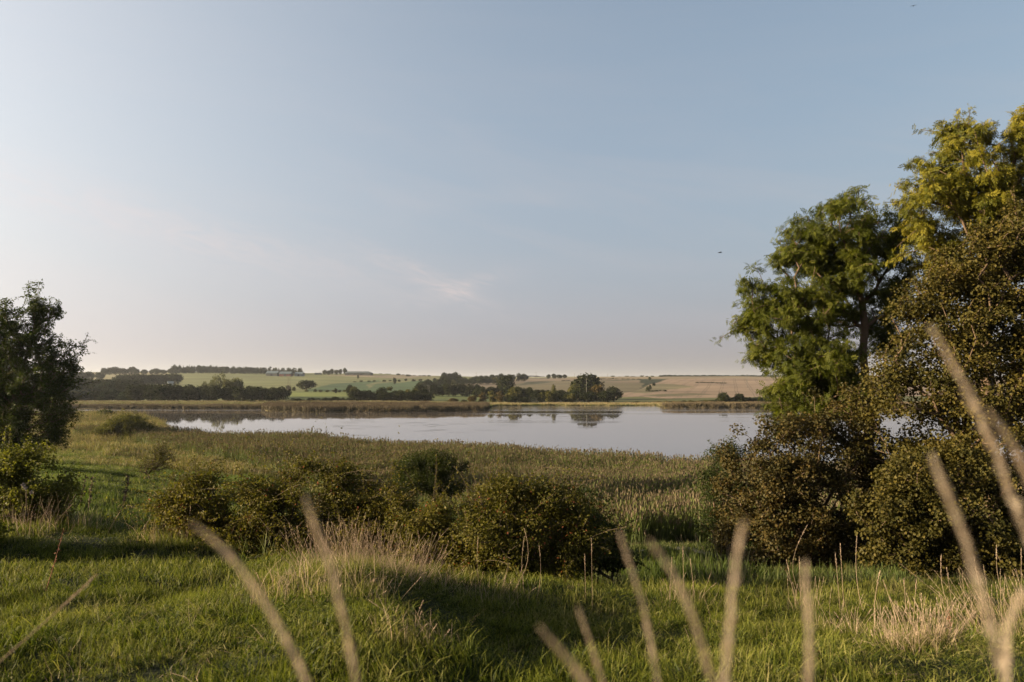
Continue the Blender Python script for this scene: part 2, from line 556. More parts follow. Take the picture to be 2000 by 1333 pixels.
def grass_mat(name, root, mid, tip, dry, dryness=0.35, patch=1.3, trans=0.45, tipcol=None, through=(1.2, 1.3, .6)):
    """blade: colour from root to tip ('h'), per-blade tint and patches of dry grass"""
    m, t, bs, out = mat_new(name)
    h = t.n('ShaderNodeAttribute', attribute_name='h').outputs['Fac']
    tint = t.n('ShaderNodeAttribute', attribute_name='tint').outputs['Fac']
    pos = t.n('ShaderNodeNewGeometry').outputs['Position']
    rnd = t.n('ShaderNodeObjectInfo').outputs['Random']
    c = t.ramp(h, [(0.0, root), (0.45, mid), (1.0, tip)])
    if tipcol:
        c = t.mix(t.ramp(h, [(0.70, 0.0), (0.80, 1.0)]), c, (*tipcol, 1))
    big = t.noise(pos, 1 / patch, 3.0, 0.55)
    d = t.m('ADD', t.m('MULTIPLY', big, 0.9), t.m('ADD', t.m('MULTIPLY', tint, 0.45), t.m('MULTIPLY', rnd, 0.25)))
    f = t.ramp(t.m('MULTIPLY', d, 0.625), [(1 - dryness - 0.18, 0.0), (1 - dryness + 0.12, 1.0)])
    c = t.mix(f, c, (*dry, 1))
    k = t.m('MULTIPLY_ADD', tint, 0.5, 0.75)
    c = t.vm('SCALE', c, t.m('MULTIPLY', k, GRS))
    t.link(c, bs.inputs['Base Color'])
    bs.inputs['Roughness'].default_value = 0.6
    bs.inputs['Specular IOR Level'].default_value = 0.10
    tr = t.n('ShaderNodeBsdfTranslucent')
    t.link(t.vm('MULTIPLY', c, through), tr.inputs[0])
    mx = t.n('ShaderNodeMixShader')
    mx.inputs[0].default_value = trans
    t.link(bs.outputs[0], mx.inputs[1])
    t.link(tr.outputs[0], mx.inputs[2])
    t.link(mx.outputs[0], out.inputs[0])
    MATS[name] = m
    return m


grass_mat('pasture_blade', (.010, .018, .004), (.050, .072, .009), (.250, .260, .032), (.33, .27, .12), 0.28, trans=.32)  # natural root-to-tip green, plus painted highlights at the tips and shade below
grass_mat('far_pasture_blade', (.03, .045, .012), (.065, .095, .022), (.125, .16, .045), (.24, .21, .11), 0.33, 4.0)
grass_mat('tussock_blade', (.05, .065, .012), (.11, .14, .02), (.20, .20, .04), (.42, .32, .19), 0.30)
grass_mat('seed_head', (.30, .24, .16), (.54, .44, .32), (.76, .64, .50), (.70, .58, .45), 0.4, trans=.42, through=(1.05, 1.0, .9))
grass_mat('dry_blade', (.22, .17, .09), (.42, .32, .21), (.60, .46, .34), (.55, .42, .30), 0.4, trans=.38, through=(1.05, 1.0, .9))
grass_mat('reed_blade', (.030, .045, .014), (.10, .13, .030), (.18, .20, .05), (.19, .17, .075), 0.24, 9.0, 0.25, tipcol=(.20, .155, .10), through=(1.1, 1.1, .7))
grass_mat('sedge_blade', (.07, .08, .025), (.14, .155, .045), (.22, .21, .08), (.30, .22, .13), 0.40, 14.0, 0.3, tipcol=(.30, .24, .15))
grass_mat('far_reed_blade', (.05, .045, .025), (.10, .085, .04), (.18, .14, .08), (.13, .10, .06), 0.40, 12.0, 0.1, tipcol=(.26, .20, .13), through=(1.1, 1.0, .8))


# ------------------------------------------------------------------ ground
def inpoly(px, py, poly):
    px, py = np.asarray(px, float), np.asarray(py, float)
    ins = np.zeros(px.shape, bool)
    n = len(poly)
    for i in range(n):
        x1, y1 = poly[i]
        x2, y2 = poly[(i + 1) % n]
        c = ((y1 > py) != (y2 > py)) & (px < (x2 - x1) * (py - y1) / ((y2 - y1) if y2 != y1 else 1e-9) + x1)
        ins ^= c
    return ins


CROPS_AND_SHADE = [  # (outline in px of column and land row, colour, lines)
    ([(-900, 780), (-900, 700), (1010, 700), (1010, 792), (-900, 792)], (.115, .118, .050), 0),
    ([(-900, 745), (-900, 700), (330, 700), (330, 745)], (.16, .14, .08), 0),
    ([(600, 762), (650, 751), (700, 745), (735, 742), (780, 747), (900, 735), (920, 775), (600, 775)], (.045, .070, .030), 0),  # shaded hillside: its shade is put in as darker green
    ([(716, 750), (735, 744.5), (757, 742.5), (800, 740), (800, 736), (900, 734), (900, 741), (770, 745), (735, 748), (722, 757)], (.11, .105, .05), 0),
    ([(640, 733), (860, 735), (800, 738.5), (640, 734)], (.18, .14, .095), 0),
    ([(560, 765), (700, 765), (700, 783), (560, 783)], (.12, .135, .038), 0),
    ([(560, 775), (700, 775), (700, 790), (560, 790)], (.05, .062, .022), 0),
    ([(820, 767), (1010, 769), (1010, 792), (820, 792)], (.09, .105, .036), 0),
    ([(880, 765), (880, 745), (960, 741), (1100, 738), (1250, 735), (1250, 790), (1010, 775)], (.130, .098, .070), 0),
    ([(1000, 752), (1060, 744), (1140, 747), (1260, 751), (1240, 768), (1100, 775), (990, 765)], (.095, .078, .05), 0),
    ([(1010, 754), (1030, 748), (1085, 747), (1060, 750)], (.04, .04, .024), 0),
    ([(1140, 779), (1235, 766), (1258, 758), (1288, 748), (1303, 741.5), (2900, 741.5), (2900, 792), (1140, 792)], (.20, .142, .105), 1),
    ([(1240, 700), (2900, 700), (2900, 741.5), (1300, 741.5), (1100, 741.5)], (.17, .13, .085), 0),
    ([(1150, 748.5), (1300, 742.2), (1305, 740.8), (1210, 745), (1150, 747)], (.05, .05, .025), 0),
    ([(1230, 768), (1262, 757), (1290, 752), (1310, 753), (1360, 757), (1300, 762), (1262, 769)], (.12, .10, .06), 0),
    ([(1255, 773), (1290, 770), (1350, 768.5), (1400, 771), (1290, 775)], (.10, .085, .05), 0),
    ([(1140, 779), (1250, 775), (1300, 780), (1400, 778), (1560, 774), (2900, 774), (2900, 795), (1140, 795)], (.075, .075, .03), 0),
]


def build_ground():
    r1 = np.exp(np.linspace(math.log(0.35), math.log(14), 170))
    r2 = np.exp(np.linspace(math.log(14), math.log(380), 200))[1:]
    r3 = np.exp(np.linspace(math.log(380), math.log(2000), 190))[1:]
    r4 = np.exp(np.linspace(math.log(2000), math.log(9000), 14))[1:]
    r = np.concatenate([r1, r2, r3, r4])
    a = np.concatenate([np.arange(-38, 38, 0.14), np.arange(38, 322, 2.0)])
    a = np.radians(a)
    R, A = np.meshgrid(r, a, indexing='ij')
    X, Y = R * np.sin(A), R * np.cos(A)
    Z = ground(X, Y)
    # behind the camera keep the land level
    nr, na = R.shape
    v = np.stack([X, Y, Z], -1).reshape(-1, 3)
    v = np.concatenate([v, [[0, 0, float(ground(0.0, 0.0))]]])
    i = (np.arange(nr - 1)[:, None] * na)
    k = np.arange(na)[None]
    k2 = (k + 1) % na
    q = np.stack([i + k, i + k2, i + na + k2, i + na + k], -1).reshape(-1, 4)[:, ::-1]
    kk = np.arange(na)
    tri = np.stack([kk, (kk + 1) % na, np.full(na, len(v) - 1)], -1)
    # crop colours, and the slope shade painted among them
    x, y, z = v.T
    px = pxof(x, y)
    sl = (z - CAM_Z) / np.maximum(y, 1.0)
    py = 745 - sl * F_PX          # close enough near the horizon
    pyl = np.interp(slope(np.linspace(700, 820, 241))[::-1].mean() * 0 + sl, slope(np.linspace(700, 820, 241))[::-1], np.linspace(700, 820, 241)[::-1])
    # jitter-free picture row of the smooth land table
    fp = _interp2(FARP, FAR_Y, px, np.maximum(y, 300.0))
    pyl = fp
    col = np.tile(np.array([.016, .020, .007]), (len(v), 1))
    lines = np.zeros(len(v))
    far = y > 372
    for poly, c, ln in CROPS_AND_SHADE:
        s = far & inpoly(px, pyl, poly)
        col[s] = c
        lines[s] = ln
    col[(y > 280) & (y <= 372)] = (.08, .065, .032)
    wet = (y > 60) & (y <= 280)
    col[wet] = (.05, .05, .022)
    col[far & (y < 395)] = (.075, .08, .03)
    hid = far & (y > 1650)
    col[hid] = (.20, .18, .10)
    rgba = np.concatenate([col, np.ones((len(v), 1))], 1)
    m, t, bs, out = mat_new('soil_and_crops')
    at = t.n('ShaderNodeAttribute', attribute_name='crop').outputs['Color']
    ln = t.n('ShaderNodeAttribute', attribute_name='rows').outputs['Fac']
    pos = t.n('ShaderNodeNewGeometry').outputs['Position']
    X_, Y_, Z_ = t.sep(pos)
    n1 = t.noise(pos, 0.012, 5.0, 0.6)
    n2 = t.noise(t.vm('MULTIPLY', pos, (0.004, 0.03, 0.0)), 1.0, 4.0, 0.6, 0.8)
    n3 = t.noise(pos, 1.1, 4.0, 0.65)
    k = t.m('ADD', t.m('MULTIPLY', n1, 0.5), t.m('ADD', t.m('MULTIPLY', n2, 0.75), t.m('MULTIPLY', n3, 0.45)))
    c = t.vm('SCALE', at, t.m('SUBTRACT', t.m('MULTIPLY', k, 1.5), 0.42))
    c = t.mix(t.m('MULTIPLY', n2, 0.35), c, t.vm('MULTIPLY', c, (0.8, 1.0, 0.75)))
    # tramlines left by the tractor: paired dark lines about 12 m apart, running up the slope
    s_ = t.m('ADD', t.m('MULTIPLY', X_, 0.964), t.m('MULTIPLY', Y_, -0.266))
    s_ = t.m('ADD', s_, t.m('MULTIPLY', t.noise(pos, 0.01, 2.0), 3.0))
    fr = t.m('FRACT', t.m('DIVIDE', s_, 12.5))
    l1 = t.m('LESS_THAN', t.m('ABSOLUTE', t.m('SUBTRACT', fr, 0.30)), 0.028)
    l2 = t.m('LESS_THAN', t.m('ABSOLUTE', t.m('SUBTRACT', fr, 0.46)), 0.028)
    band = t.m('MULTIPLY', t.m('GREATER_THAN', t.noise(pos, 0.05, 2.0), 0.40), ln)
    tl = t.m('MULTIPLY', t.m('ADD', l1, l2), band)
    c = t.mix(t.m('MULTIPLY', tl, 0.62), c, (.05, .04, .03, 1))
    t.link(c, bs.inputs['Base Color'])
    bs.inputs['Roughness'].default_value = .95
    bs.inputs['Specular IOR Level'].default_value = .1
    b = t.n('ShaderNodeBump')
    b.inputs['Strength'].default_value = .7
    b.inputs['Distance'].default_value = .05
    t.link(t.noise(pos, 9.0, 5.0, .65), b.inputs['Height'])
    t.link(b.outputs[0], bs.inputs['Normal'])
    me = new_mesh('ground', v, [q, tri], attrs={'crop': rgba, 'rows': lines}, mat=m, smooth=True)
    tag(link('ground', me), kind='structure')


def build_water():
    m, t, bs, out = mat_new('lake_water')
    pos = t.n('ShaderNodeNewGeometry').outputs['Position']
    X_, Y_, Z_ = t.sep(pos)
    bs.inputs['Base Color'].default_value = (.092, .080, .072, 1)
    bs.inputs['IOR'].default_value = 1.42
    bs.inputs['Specular IOR Level'].default_value = .5
    # calm near water; long bands ruffled by a light breeze farther out
    bandn = t.noise(t.vm('MULTIPLY', pos, (0.004, 0.055, 0.0)), 1.0, 3.0, 0.55, 0.4)
    farw = t.ramp(t.m('MULTIPLY', Y_, 0.001), [(0.19, 0.0), (0.27, 1.0)])
    ruffle = t.m('MULTIPLY', t.ramp(bandn, [(0.50, 0.0), (0.62, 1.0)]), farw)
    edge = t.ramp(t.m('MULTIPLY', Y_, 0.001), [(0.30, 0.0), (0.315, 1.0)])
    east = t.ramp(t.m('MULTIPLY_ADD', X_, 0.002, 0.2), [(0.14, 0.0), (0.20, 1.0)])
    ruffle = t.m('MULTIPLY', ruffle, t.m('MULTIPLY_ADD', east, 0.9, 0.1))
    ruffle = t.m('MAXIMUM', ruffle, t.m('MULTIPLY', edge, t.m('MULTIPLY', east, 0.75)))
    west = t.m('MULTIPLY', t.m('LESS_THAN', X_, -95.0), t.ramp(t.m('MULTIPLY', Y_, 0.001), [(0.306, 0.0), (0.314, 1.0)]))
    ruffle = t.m('MAXIMUM', ruffle, west)
    rip = t.noise(t.vm('MULTIPLY', pos, (1.0, 1.6, 1.0)), 2.2, 3.0, 0.6)
    slow = t.noise(t.vm('MULTIPLY', pos, (0.25, 0.7, 1.0)), 1.0, 2.0, 0.5)
    b = t.n('ShaderNodeBump')
    b.inputs['Distance'].default_value = 0.05
    t.link(t.m('MULTIPLY_ADD', ruffle, 0.42, 0.010), b.inputs['Strength'])
    t.link(t.m('ADD', rip, slow), b.inputs['Height'])
    t.link(b.outputs[0], bs.inputs['Normal'])
    t.link(t.m('MULTIPLY_ADD', ruffle, 0.10, 0.004), bs.inputs['Roughness'])
    v = np.array([[-900, 60, 0], [900, 60, 0], [900, 460, 0], [-900, 460, 0]], float)
    tag(link('lake_water', new_mesh('lake_water', v, np.array([[0, 1, 2, 3]]), mat=m)), kind='structure')


build_ground()
build_water()


def build_path():
    """short stretch of the sandy lakeside track, seen between the bramble and the trees"""
    pts = []
    for px, Y in ((1180, 27.2), (1260, 26.8), (1310, 26.2), (1360, 25.6), (1420, 25.2), (1500, 25.0)):
        pts.append((xat(px) * Y, Y))
    pts = np.array(pts)
    tt = np.linspace(0, len(pts) - 1, 40)
    cx = np.interp(tt, range(len(pts)), pts[:, 0])
    cy = np.interp(tt, range(len(pts)), pts[:, 1])
    v, W = [], 7
    for i in range(40):
        for j in range(W):
            o = (j / (W - 1) - .5) * (1.5 + .25 * math.sin(i * 1.3))
            v.append((cx[i] + .1 * o, cy[i] + o, 0))
    v = np.array(v)
    v[:, 2] = ground(v[:, 0], v[:, 1]) + 0.05
    q = np.array([[i * W + j, (i + 1) * W + j, (i + 1) * W + j + 1, i * W + j + 1] for i in range(39) for j in range(W - 1)])
    tag(link('path', new_mesh('path', v, q, mat=MATS['path_sand'], smooth=True)), kind='structure')


build_path()


def build_weed():
    """thin rafts of floating weed lying in streaks on the lake"""
    a = Acc()
    rg = np.random.default_rng(5)
    for (px0, px1, y0, y1, n) in ((340, 700, 225, 290, 34), (640, 900, 200, 260, 26), (1030, 1200, 255, 300, 30), (560, 1000, 170, 215, 14)):
        for _ in range(n):
            Yd = rg.uniform(y0, y1)
            x = float(xat(rg.uniform(px0, px1))) * Yd
            L, W = rg.uniform(.8, 4.5), rg.uniform(.12, .5)
            t = np.linspace(0, 2 * math.pi, 11)[:-1]
            rr = rg.uniform(.6, 1.15, 10)
            v = np.stack([x + L * np.cos(t) * rr, Yd + W * np.sin(t) * rr, np.full(10, .012)], 1)
            a.add(np.concatenate([v, [[x, Yd, .02]]]), np.array([[i, (i + 1) % 10, 10] for i in range(10)]))
    tag(link('floating_weed', a.mesh('floating_weed', MATS['weed_raft'])), kind='stuff')


build_weed()


# ------------------------------------------------------------------ haze
def build_haze():
    m = bpy.data.materials.new('haze')
    m.use_nodes = True
    t = NT(m.node_tree)
    m.node_tree.nodes.remove(m.node_tree.nodes['Principled BSDF'])
    pv = t.n('ShaderNodeVolumePrincipled')
    pv.inputs['Color'].default_value = (.86, .90, .98, 1)
    pv.inputs['Density'].default_value = 0.00005
    pv.inputs['Anisotropy'].default_value = 0.35
    t.link(pv.outputs[0], m.node_tree.nodes['Material Output'].inputs['Volume'])
    v, f = box(0, 1200, 30, 9000, 9500, 72)
    v[:, 2] = np.where(v[:, 2] < 30, -3.5, 62)
    tag(link('haze', new_mesh('haze', v, f, mat=m)), kind='stuff')


USE_HAZE = True
if USE_HAZE:
    build_haze()


# ------------------------------------------------------------------ foliage
def frames(n, out, up=0.35, jit=0.9, droop=0.2):
    """random leaf frames: normal leans outward and up, the leaf points sideways and droops"""
    nrm = out * 0.5 + np.array([0, 0, up]) + RNG.normal(0, jit, (n, 3)) * 0.6
    nrm /= np.linalg.norm(nrm, axis=1)[:, None] + 1e-9
    d = RNG.normal(0, 1, (n, 3)) + out * 0.6 - np.array([0, 0, droop * 2])
    d -= (d * nrm).sum(1)[:, None] * nrm
    d /= np.linalg.norm(d, axis=1)[:, None] + 1e-9
    return d, np.cross(nrm, d), nrm


def T_simple():
    v = np.array([[0, 0, 0], [.45, -.5, .10], [1, 0, -.06], [.45, .5, .10]])
    return v, np.array([[0, 1, 2, 3]])


def T_oval():
    v = np.array([[0, 0, 0], [.3, -.42, .08], [.75, -.32, .04], [1, 0, -.08], [.75, .32, .04], [.3, .42, .08]])
    return v, np.array([[0, 1, 2, 3], [0, 3, 4, 5]])


def T_compound():
    v, f = [], []
    for (x, s, l) in ((.15, 1, .42), (.15, -1, .42), (.42, 1, .46), (.42, -1, .46), (.66, 1, .42), (.66, -1, .42), (.8, 0, .45)):
        a = 0.95 * s
        dx, dy = math.cos(a), math.sin(a)
        w = .085
        b = len(v)
        dz = -.12 * abs(s)
        v += [[x, 0, 0], [x + dx * l * .5 + dy * w, dy * l * .5 - dx * w, dz * .3], [x + dx * l, dy * l, dz], [x + dx * l * .5 - dy * w, dy * l * .5 + dx * w, dz * .3]]
        f.append([b, b + 1, b + 2, b + 3])
    v = np.array(v)
    v[:, 2] -= .22 * v[:, 0] ** 2
    return v, np.array(f)


TEMPL = {'simple': T_simple(), 'oval': T_oval(), 'compound': T_compound()}


def leaves(cent, out, size, kind='simple', width=.55, up=.35, jit=.9, droop=.2, tint=None):
    n = len(cent)
    tv, tf = TEMPL[kind]
    d, b, nr = frames(n, out, up, jit, droop)
    s = size * RNG.uniform(.65, 1.25, n)
    w = width if kind != 'compound' else 1.0
    v = (cent[:, None] + s[:, None, None] * (tv[None, :, 0, None] * d[:, None] + w * tv[None, :, 1, None] * b[:, None] + tv[None, :, 2, None] * nr[:, None]))
    f = tf[None] + (np.arange(n) * len(tv))[:, None, None]
    if tint is None:
        tint = RNG.uniform(0, 1, n)
    return v.reshape(-1, 3), f.reshape(-1, tf.shape[1]), np.repeat(tint, len(tv))


def skeleton(trunk, targets, step, alpha=.35, jitter=.12):
    """grow branches from a trunk polyline to every target; returns node positions and parents"""
    N = [np.array(p, float) for p in trunk]
    par = [-1] + list(range(len(trunk) - 1))
    L = [0.0]
    for i in range(1, len(N)):
        L.append(L[-1] + np.linalg.norm(N[i] - N[i - 1]))
    pos = np.zeros((40000, 3))
    pl = np.zeros(40000)
    n = len(N)
    pos[:n] = N
    pl[:n] = L
    order = np.argsort(np.linalg.norm(targets - pos[n - 1] * .6 - pos[0] * .4, axis=1))
    tips = []
    for ti in order:
        t = targets[ti]
        dv = t - pos[:n]
        dd = np.linalg.norm(dv, axis=1)
        c = dd + alpha * pl[:n] + np.where(dv[:, 2] < -.15 * dd, .35 * dd, 0)
        c[0] += 1e3
        j = int(np.argmin(c))
        k = max(1, int(round(dd[j] / step)))
        p0 = pos[j].copy()
        bend = RNG.normal(0, jitter, 3) * dd[j] * .5 + np.array([0, 0, .10 * dd[j]])
        prev = j
        for s in range(1, k + 1):
            f = s / k
            q = p0 + (t - p0) * f + bend * math.sin(math.pi * f) * .6
            pos[n] = q
            pl[n] = pl[prev] + np.linalg.norm(q - pos[prev])
            par.append(prev)
            prev = n
            n += 1
        tips.append(prev)
    return pos[:n], np.array(par), tips


def branch_mesh(name, pos, par, tips, r_tip, r_base, mat, parent, power=2.2, sides=5, ntrunk=1):
    n = len(pos)
    w = np.zeros(n)
    for t in tips:
        w[t] += 1
    for i in range(n - 1, 0, -1):
        if par[i] >= 0:
            w[par[i]] += w[i]
    w = np.maximum(w, 1)
    r = r_tip * w ** (1 / power)
    r = r * (1 + (r_base / r.max() - 1) * (w / w.max()) ** .5)
    idx = np.arange(1, n)
    a, b = pos[par[idx]], pos[idx]
    ra, rb = np.minimum(r[par[idx]], r[idx] * 1.35), r[idx]
    t = b - a
    ln = np.linalg.norm(t, axis=1)[:, None] + 1e-9
    t = t / ln
    b = b + t * (rb[:, None] * .4)
    ref = np.where(np.abs(t[:, 2:3]) < .9, np.array([[0, 0, 1.0]]), np.array([[1.0, 0, 0]]))
    u = np.cross(t, ref)
    u /= np.linalg.norm(u, axis=1)[:, None]
    v = np.cross(t, u)
    th = np.arange(sides) * 2 * math.pi / sides
    ring = u[:, None] * np.cos(th)[None, :, None] + v[:, None] * np.sin(th)[None, :, None]
    V = np.concatenate([a[:, None] + ra[:, None, None] * ring, b[:, None] + rb[:, None, None] * ring], 1).reshape(-1, 3)
    k = np.arange(sides)
    q = np.stack([k, (k + 1) % sides, sides + (k + 1) % sides, sides + k], -1)
    Q = (q[None] + (np.arange(len(idx)) * 2 * sides)[:, None, None]).reshape(-1, 4)
    o = link(name, new_mesh(name, V, Q, mat=mat, smooth=True), parent)
    return o


def lobe_targets(lobes, n, shell=.55, lumpy=.5, holes=0.0, hs=.6):
    """points in a set of ellipsoids (cx,cy,cz,rx,ry,rz), denser near each surface; also the outward direction"""
    lobes = np.array(lobes, float)
    vol = lobes[:, 3] * lobes[:, 4] * lobes[:, 5]
    vol = vol ** .8
    ch = RNG.choice(len(lobes), n, p=vol / vol.sum())
    d = RNG.normal(0, 1, (n, 3))
    d /= np.linalg.norm(d, axis=1)[:, None]
    r = shell + (1 - shell) * RNG.uniform(0, 1, n) ** .6
    lo = RNG.uniform(0, 1, n) < .22
    r[lo] = RNG.uniform(.1, shell, lo.sum())
    lump = vnoise(d[:, 0] * 2.1 + ch * 3.7, d[:, 1] * 2.1 + d[:, 2] * 2.6 + ch * 1.3, 17)
    r = r * (1 - lumpy * .5 + lumpy * lump)
    p = lobes[ch, :3] + d * lobes[ch, 3:] * r[:, None]
    if holes:
        # gaps and dark pockets between the sprays
        hn = vnoise(p[:, 0] / hs + 3.3 * np.floor(p[:, 2] / hs * .9), p[:, 1] / hs + 5.1, 23) * .5 + vnoise(p[:, 0] / hs * 1.3, p[:, 2] / hs * 1.3, 29) * .5
        k = hn > np.quantile(hn, holes)
        p, d, ch = p[k], d[k], ch[k]
    return p, d, ch


def px_lobes(rows, Y, ox, oy, oz, squash=1.0):
    """lobes measured as (px, py, rx, ry[, depth offset]) at depth Y -> local ellipsoids about a base point"""
    out = []
    for row in rows:
        px, py, rx, ry = row[:4]
        dy = row[4] if len(row) > 4 else 0.0
        yy = Y + dy
        p = P(px, py, yy)
        a, b = rx * yy / F_PX, ry * yy / F_PX
        out.append((p[0] - ox, p[1] - oy, p[2] - oz, a, max(a, b * .8) * squash, b))
    return out


def plant(name, label, cat, base, lobes, n_clump, per, clump_r, leaf, leaf_size, kind='simple', width=.55, trunk=None, step=.5,
          r_tip=.008, r_base=.2, shoots=0, shoot_len=.5, droop=.2, shell=.55, group=None, up=.35, bark='bark', alpha=.35, minz=.15,
          bright=None, flat=.7, jit=.9, lumpy=.5, holes=0.0, hs=.6):
    root = thing(name, base, label, cat, group)
    t, d, ch = lobe_targets(lobes, int(n_clump / (1 - holes)), shell, lumpy, holes, hs)
    gz = ground(t[:, 0] + base[0], t[:, 1] + base[1]) - base[2]
    keep = t[:, 2] > gz + minz
    t, d = t[keep], d[keep]
    if trunk is None:
        trunk = [(0, 0, -.15), (0, 0, .2)]
    pos, par, tips = skeleton(trunk, t, step, alpha)
    # leaves round every tip
    m = len(t)
    c = np.repeat(t, per, 0)
    off = RNG.normal(0, 1, (m * per, 3))
    off /= np.linalg.norm(off, axis=1)[:, None]
    off *= clump_r * RNG.uniform(0, 1, (m * per, 1)) ** .45
    off[:, 2] *= flat
    dd = np.repeat(d, per, 0)
    cl_t = np.repeat(RNG.uniform(-.25, .25, m), per)
    tint = np.clip(RNG.uniform(0, 1, m * per) * .75 + .12 + cl_t, 0, .97)
    tint[RNG.uniform(0, 1, m * per) < .02] = 1.0
    o2 = dd * .6 + off / clump_r * .7
    V, Fq, tt = leaves(c + off, o2, leaf_size, kind, width, up, jit, droop, tint)
    Vs, Fs, Ts, n0 = [V], [Fq], [tt], len(V)
    # shoots that break the outline
    if shoots:
        pick = RNG.choice(len(t), shoots)
        outd = d[pick] * .8 + np.array([0, 0, .55]) + RNG.normal(0, .25, (shoots, 3))
        outd /= np.linalg.norm(outd, axis=1)[:, None]
        sl = shoot_len * RNG.uniform(.4, 1.3, shoots)
        k = 14
        f = np.linspace(.0, 1, k)
        bend = RNG.normal(0, .25, (shoots, 3)) - np.array([0, 0, .22])
        pp = t[pick][:, None] + outd[:, None] * (sl[:, None, None] * f[None, :, None]) + bend[:, None] * (sl[:, None, None] * (f ** 2)[None, :, None])
        cc = np.repeat(pp.reshape(-1, 3), 2, 0) + RNG.normal(0, leaf_size * .25, (shoots * k * 2, 3))
        oo = np.repeat(np.repeat(outd, k, 0), 2, 0)
        V2, F2, t2 = leaves(cc, oo, leaf_size * .85, kind, width, up, jit, droop, np.clip(RNG.uniform(.3, 1, len(cc)), 0, .97))
        Vs.append(V2); Fs.append(F2 + n0); Ts.append(t2)
        # shoot stems join the branch mesh
        b0 = len(pos)
        par = list(par)
        newp = []
        tipn = list(tips)
        tip_of = {}
        order_t = np.array([pos[q] for q in tips])
        for s in range(shoots):
            j = int(np.argmin(np.abs(order_t - t[pick[s]]).sum(1)))
            prev = tips[j]
            for q in range(3, k, 4):
                newp.append(pp[s, q])
                par.append(prev)
                prev = b0 + len(newp) - 1
            tipn.append(prev)
        pos = np.concatenate([pos, np.array(newp)])
        par = np.array(par)
        tips = tipn
    branch_mesh('trunk' if cat == 'tree' else 'stems', pos, par, tips, r_tip, r_base, MATS[bark], root)
    cr = link('crown' if cat == 'tree' else 'foliage', new_mesh('crown', np.concatenate(Vs), np.concatenate(Fs), attrs={'tint': np.concatenate(Ts)}, mat=MATS[leaf]), root)
    return root


def gpt(px, Y, sink=0.0):
    x = float(xat(px)) * Y
    return np.array([x, Y, float(ground(x, Y)) - sink])


# --- the green ash, nearest the lake
Y = 34.0
b = gpt(1700, Y)
rows = [(1690, 400, 60, 48), (1620, 455, 75, 62, -.6), (1735, 470, 60, 60, .5), (1660, 520, 105, 70), (1545, 470, 25, 45, .4), (1560, 520, 50, 50), (1500, 560, 48, 45, -.5), (1480, 615, 50, 38),
        (1560, 610, 70, 60, -1.2), (1620, 600, 80, 60, 1.2), (1735, 560, 60, 80, .8), (1510, 680, 45, 45), (1570, 700, 80, 55, -1), (1620, 760, 80, 50, -.8), (1545, 755, 50, 45),
        (1740, 660, 40, 60, 1.5), (1590, 820, 70, 45, -.4), (1640, 680, 50, 40, -2.0), (1600, 715, 75, 50), (1660, 780, 60, 50, .8), (1560, 790, 55, 40), (1640, 740, 60, 45, 1.5)]
L = px_lobes(rows, Y, *b)
tr = [(0, 0, -.2), (.05, 0, 1.5), (-.05, .05, 3.2), (-.1, 0, 5.0), P(1692, 745, Y) - b, P(1686, 690, Y) - b, P(1690, 640, Y) - b, P(1684, 590, Y) - b]
plant('ash_tree', 'tall green ash beside the lake, its bare forked trunk showing through the feathery crown', 'tree', b, L, 860, 29, .40,
      'ash_leaf', .26, 'compound', shoots=160, shoot_len=.8, trunk=tr, step=.55, r_tip=.012, r_base=.24, droop=.5, shell=.6, alpha=.42, flat=.6, lumpy=.7, holes=.30, hs=1.15)
# --- the yellow-green ash, highest tree at the right edge
Y = 31.0
b = gpt(1925, Y)
rows = [(1975, 255, 70, 45), (1900, 290, 60, 50), (1860, 330, 70, 60, .6), (1945, 340, 90, 70), (1815, 390, 55, 50, -.4), (1880, 410, 85, 70), (1980, 420, 90, 80), (1800, 470, 45, 45, .6), (1850, 500, 60, 55, 1),
        (1870, 250, 30, 28), (1850, 270, 22, 22), (2060, 300, 80, 80), (2060, 430, 100, 110, .6), (1920, 500, 90, 70, 1.2)]
L = px_lobes(rows, Y, *b)
tr = [(0, 0, -.2), (.1, 0, 2), (0, .1, 4.5), (.1, 0, 7), (0, 0, 9.5), (.05, 0, 11.5)]
plant('ash_tree', 'tallest tree at the right edge, a yellow-green ash rising over the dark maple', 'tree', b, L, 640, 28, .42,
      'yellow_ash_leaf', .26, 'compound', shoots=200, shoot_len=.9, trunk=tr, step=.55, r_tip=.012, r_base=.26, droop=.5, shell=.6, alpha=.42, flat=.6, lumpy=.7, holes=.24, hs=1.2)
# --- the dark field maple in front
Y = 23.0
b = gpt(1880, Y)
rows = [(1960, 470, 80, 55), (2010, 440, 60, 60, .5), (2040, 640, 70, 90), (1720, 770, 40, 40), (1715, 850, 45, 50, .6), (1748, 858, 42, 45, .3), (1690, 800, 40, 40, .5), (1880, 500, 60, 45), (1830, 560, 60, 50), (1930, 560, 100, 70), (1790, 630, 48, 50, -.3), (1870, 660, 90, 80, -.6), (1980, 660, 100, 100), (1750, 720, 48, 48), (1830, 780, 100, 80, -.6),
        (1930, 800, 100, 100, -1.2), (1740, 800, 45, 50, .4), (2050, 780, 110, 140), (2060, 560, 90, 90), (1760, 880, 75, 55, .6), (1850, 900, 70, 60), (1960, 930, 90, 80)]
L = px_lobes(rows, Y, *b)
tr = [(0, 0, -.2), (.05, 0, 1.2), (-.05, .05, 2.6), (.1, 0, 4.2), (0, 0, 5.8)]
plant('field_maple', 'dense dark brown-green maple filling the right edge under the yellow-green ash', 'tree', b, L, 1000, 84, .40,
      'maple_leaf', .08, 'oval', width=.95, shoots=200, shoot_len=.7, trunk=tr, step=.45, r_tip=.009, r_base=.2, droop=.25, shell=.6, flat=.7, lumpy=.8, holes=.22, hs=.9)
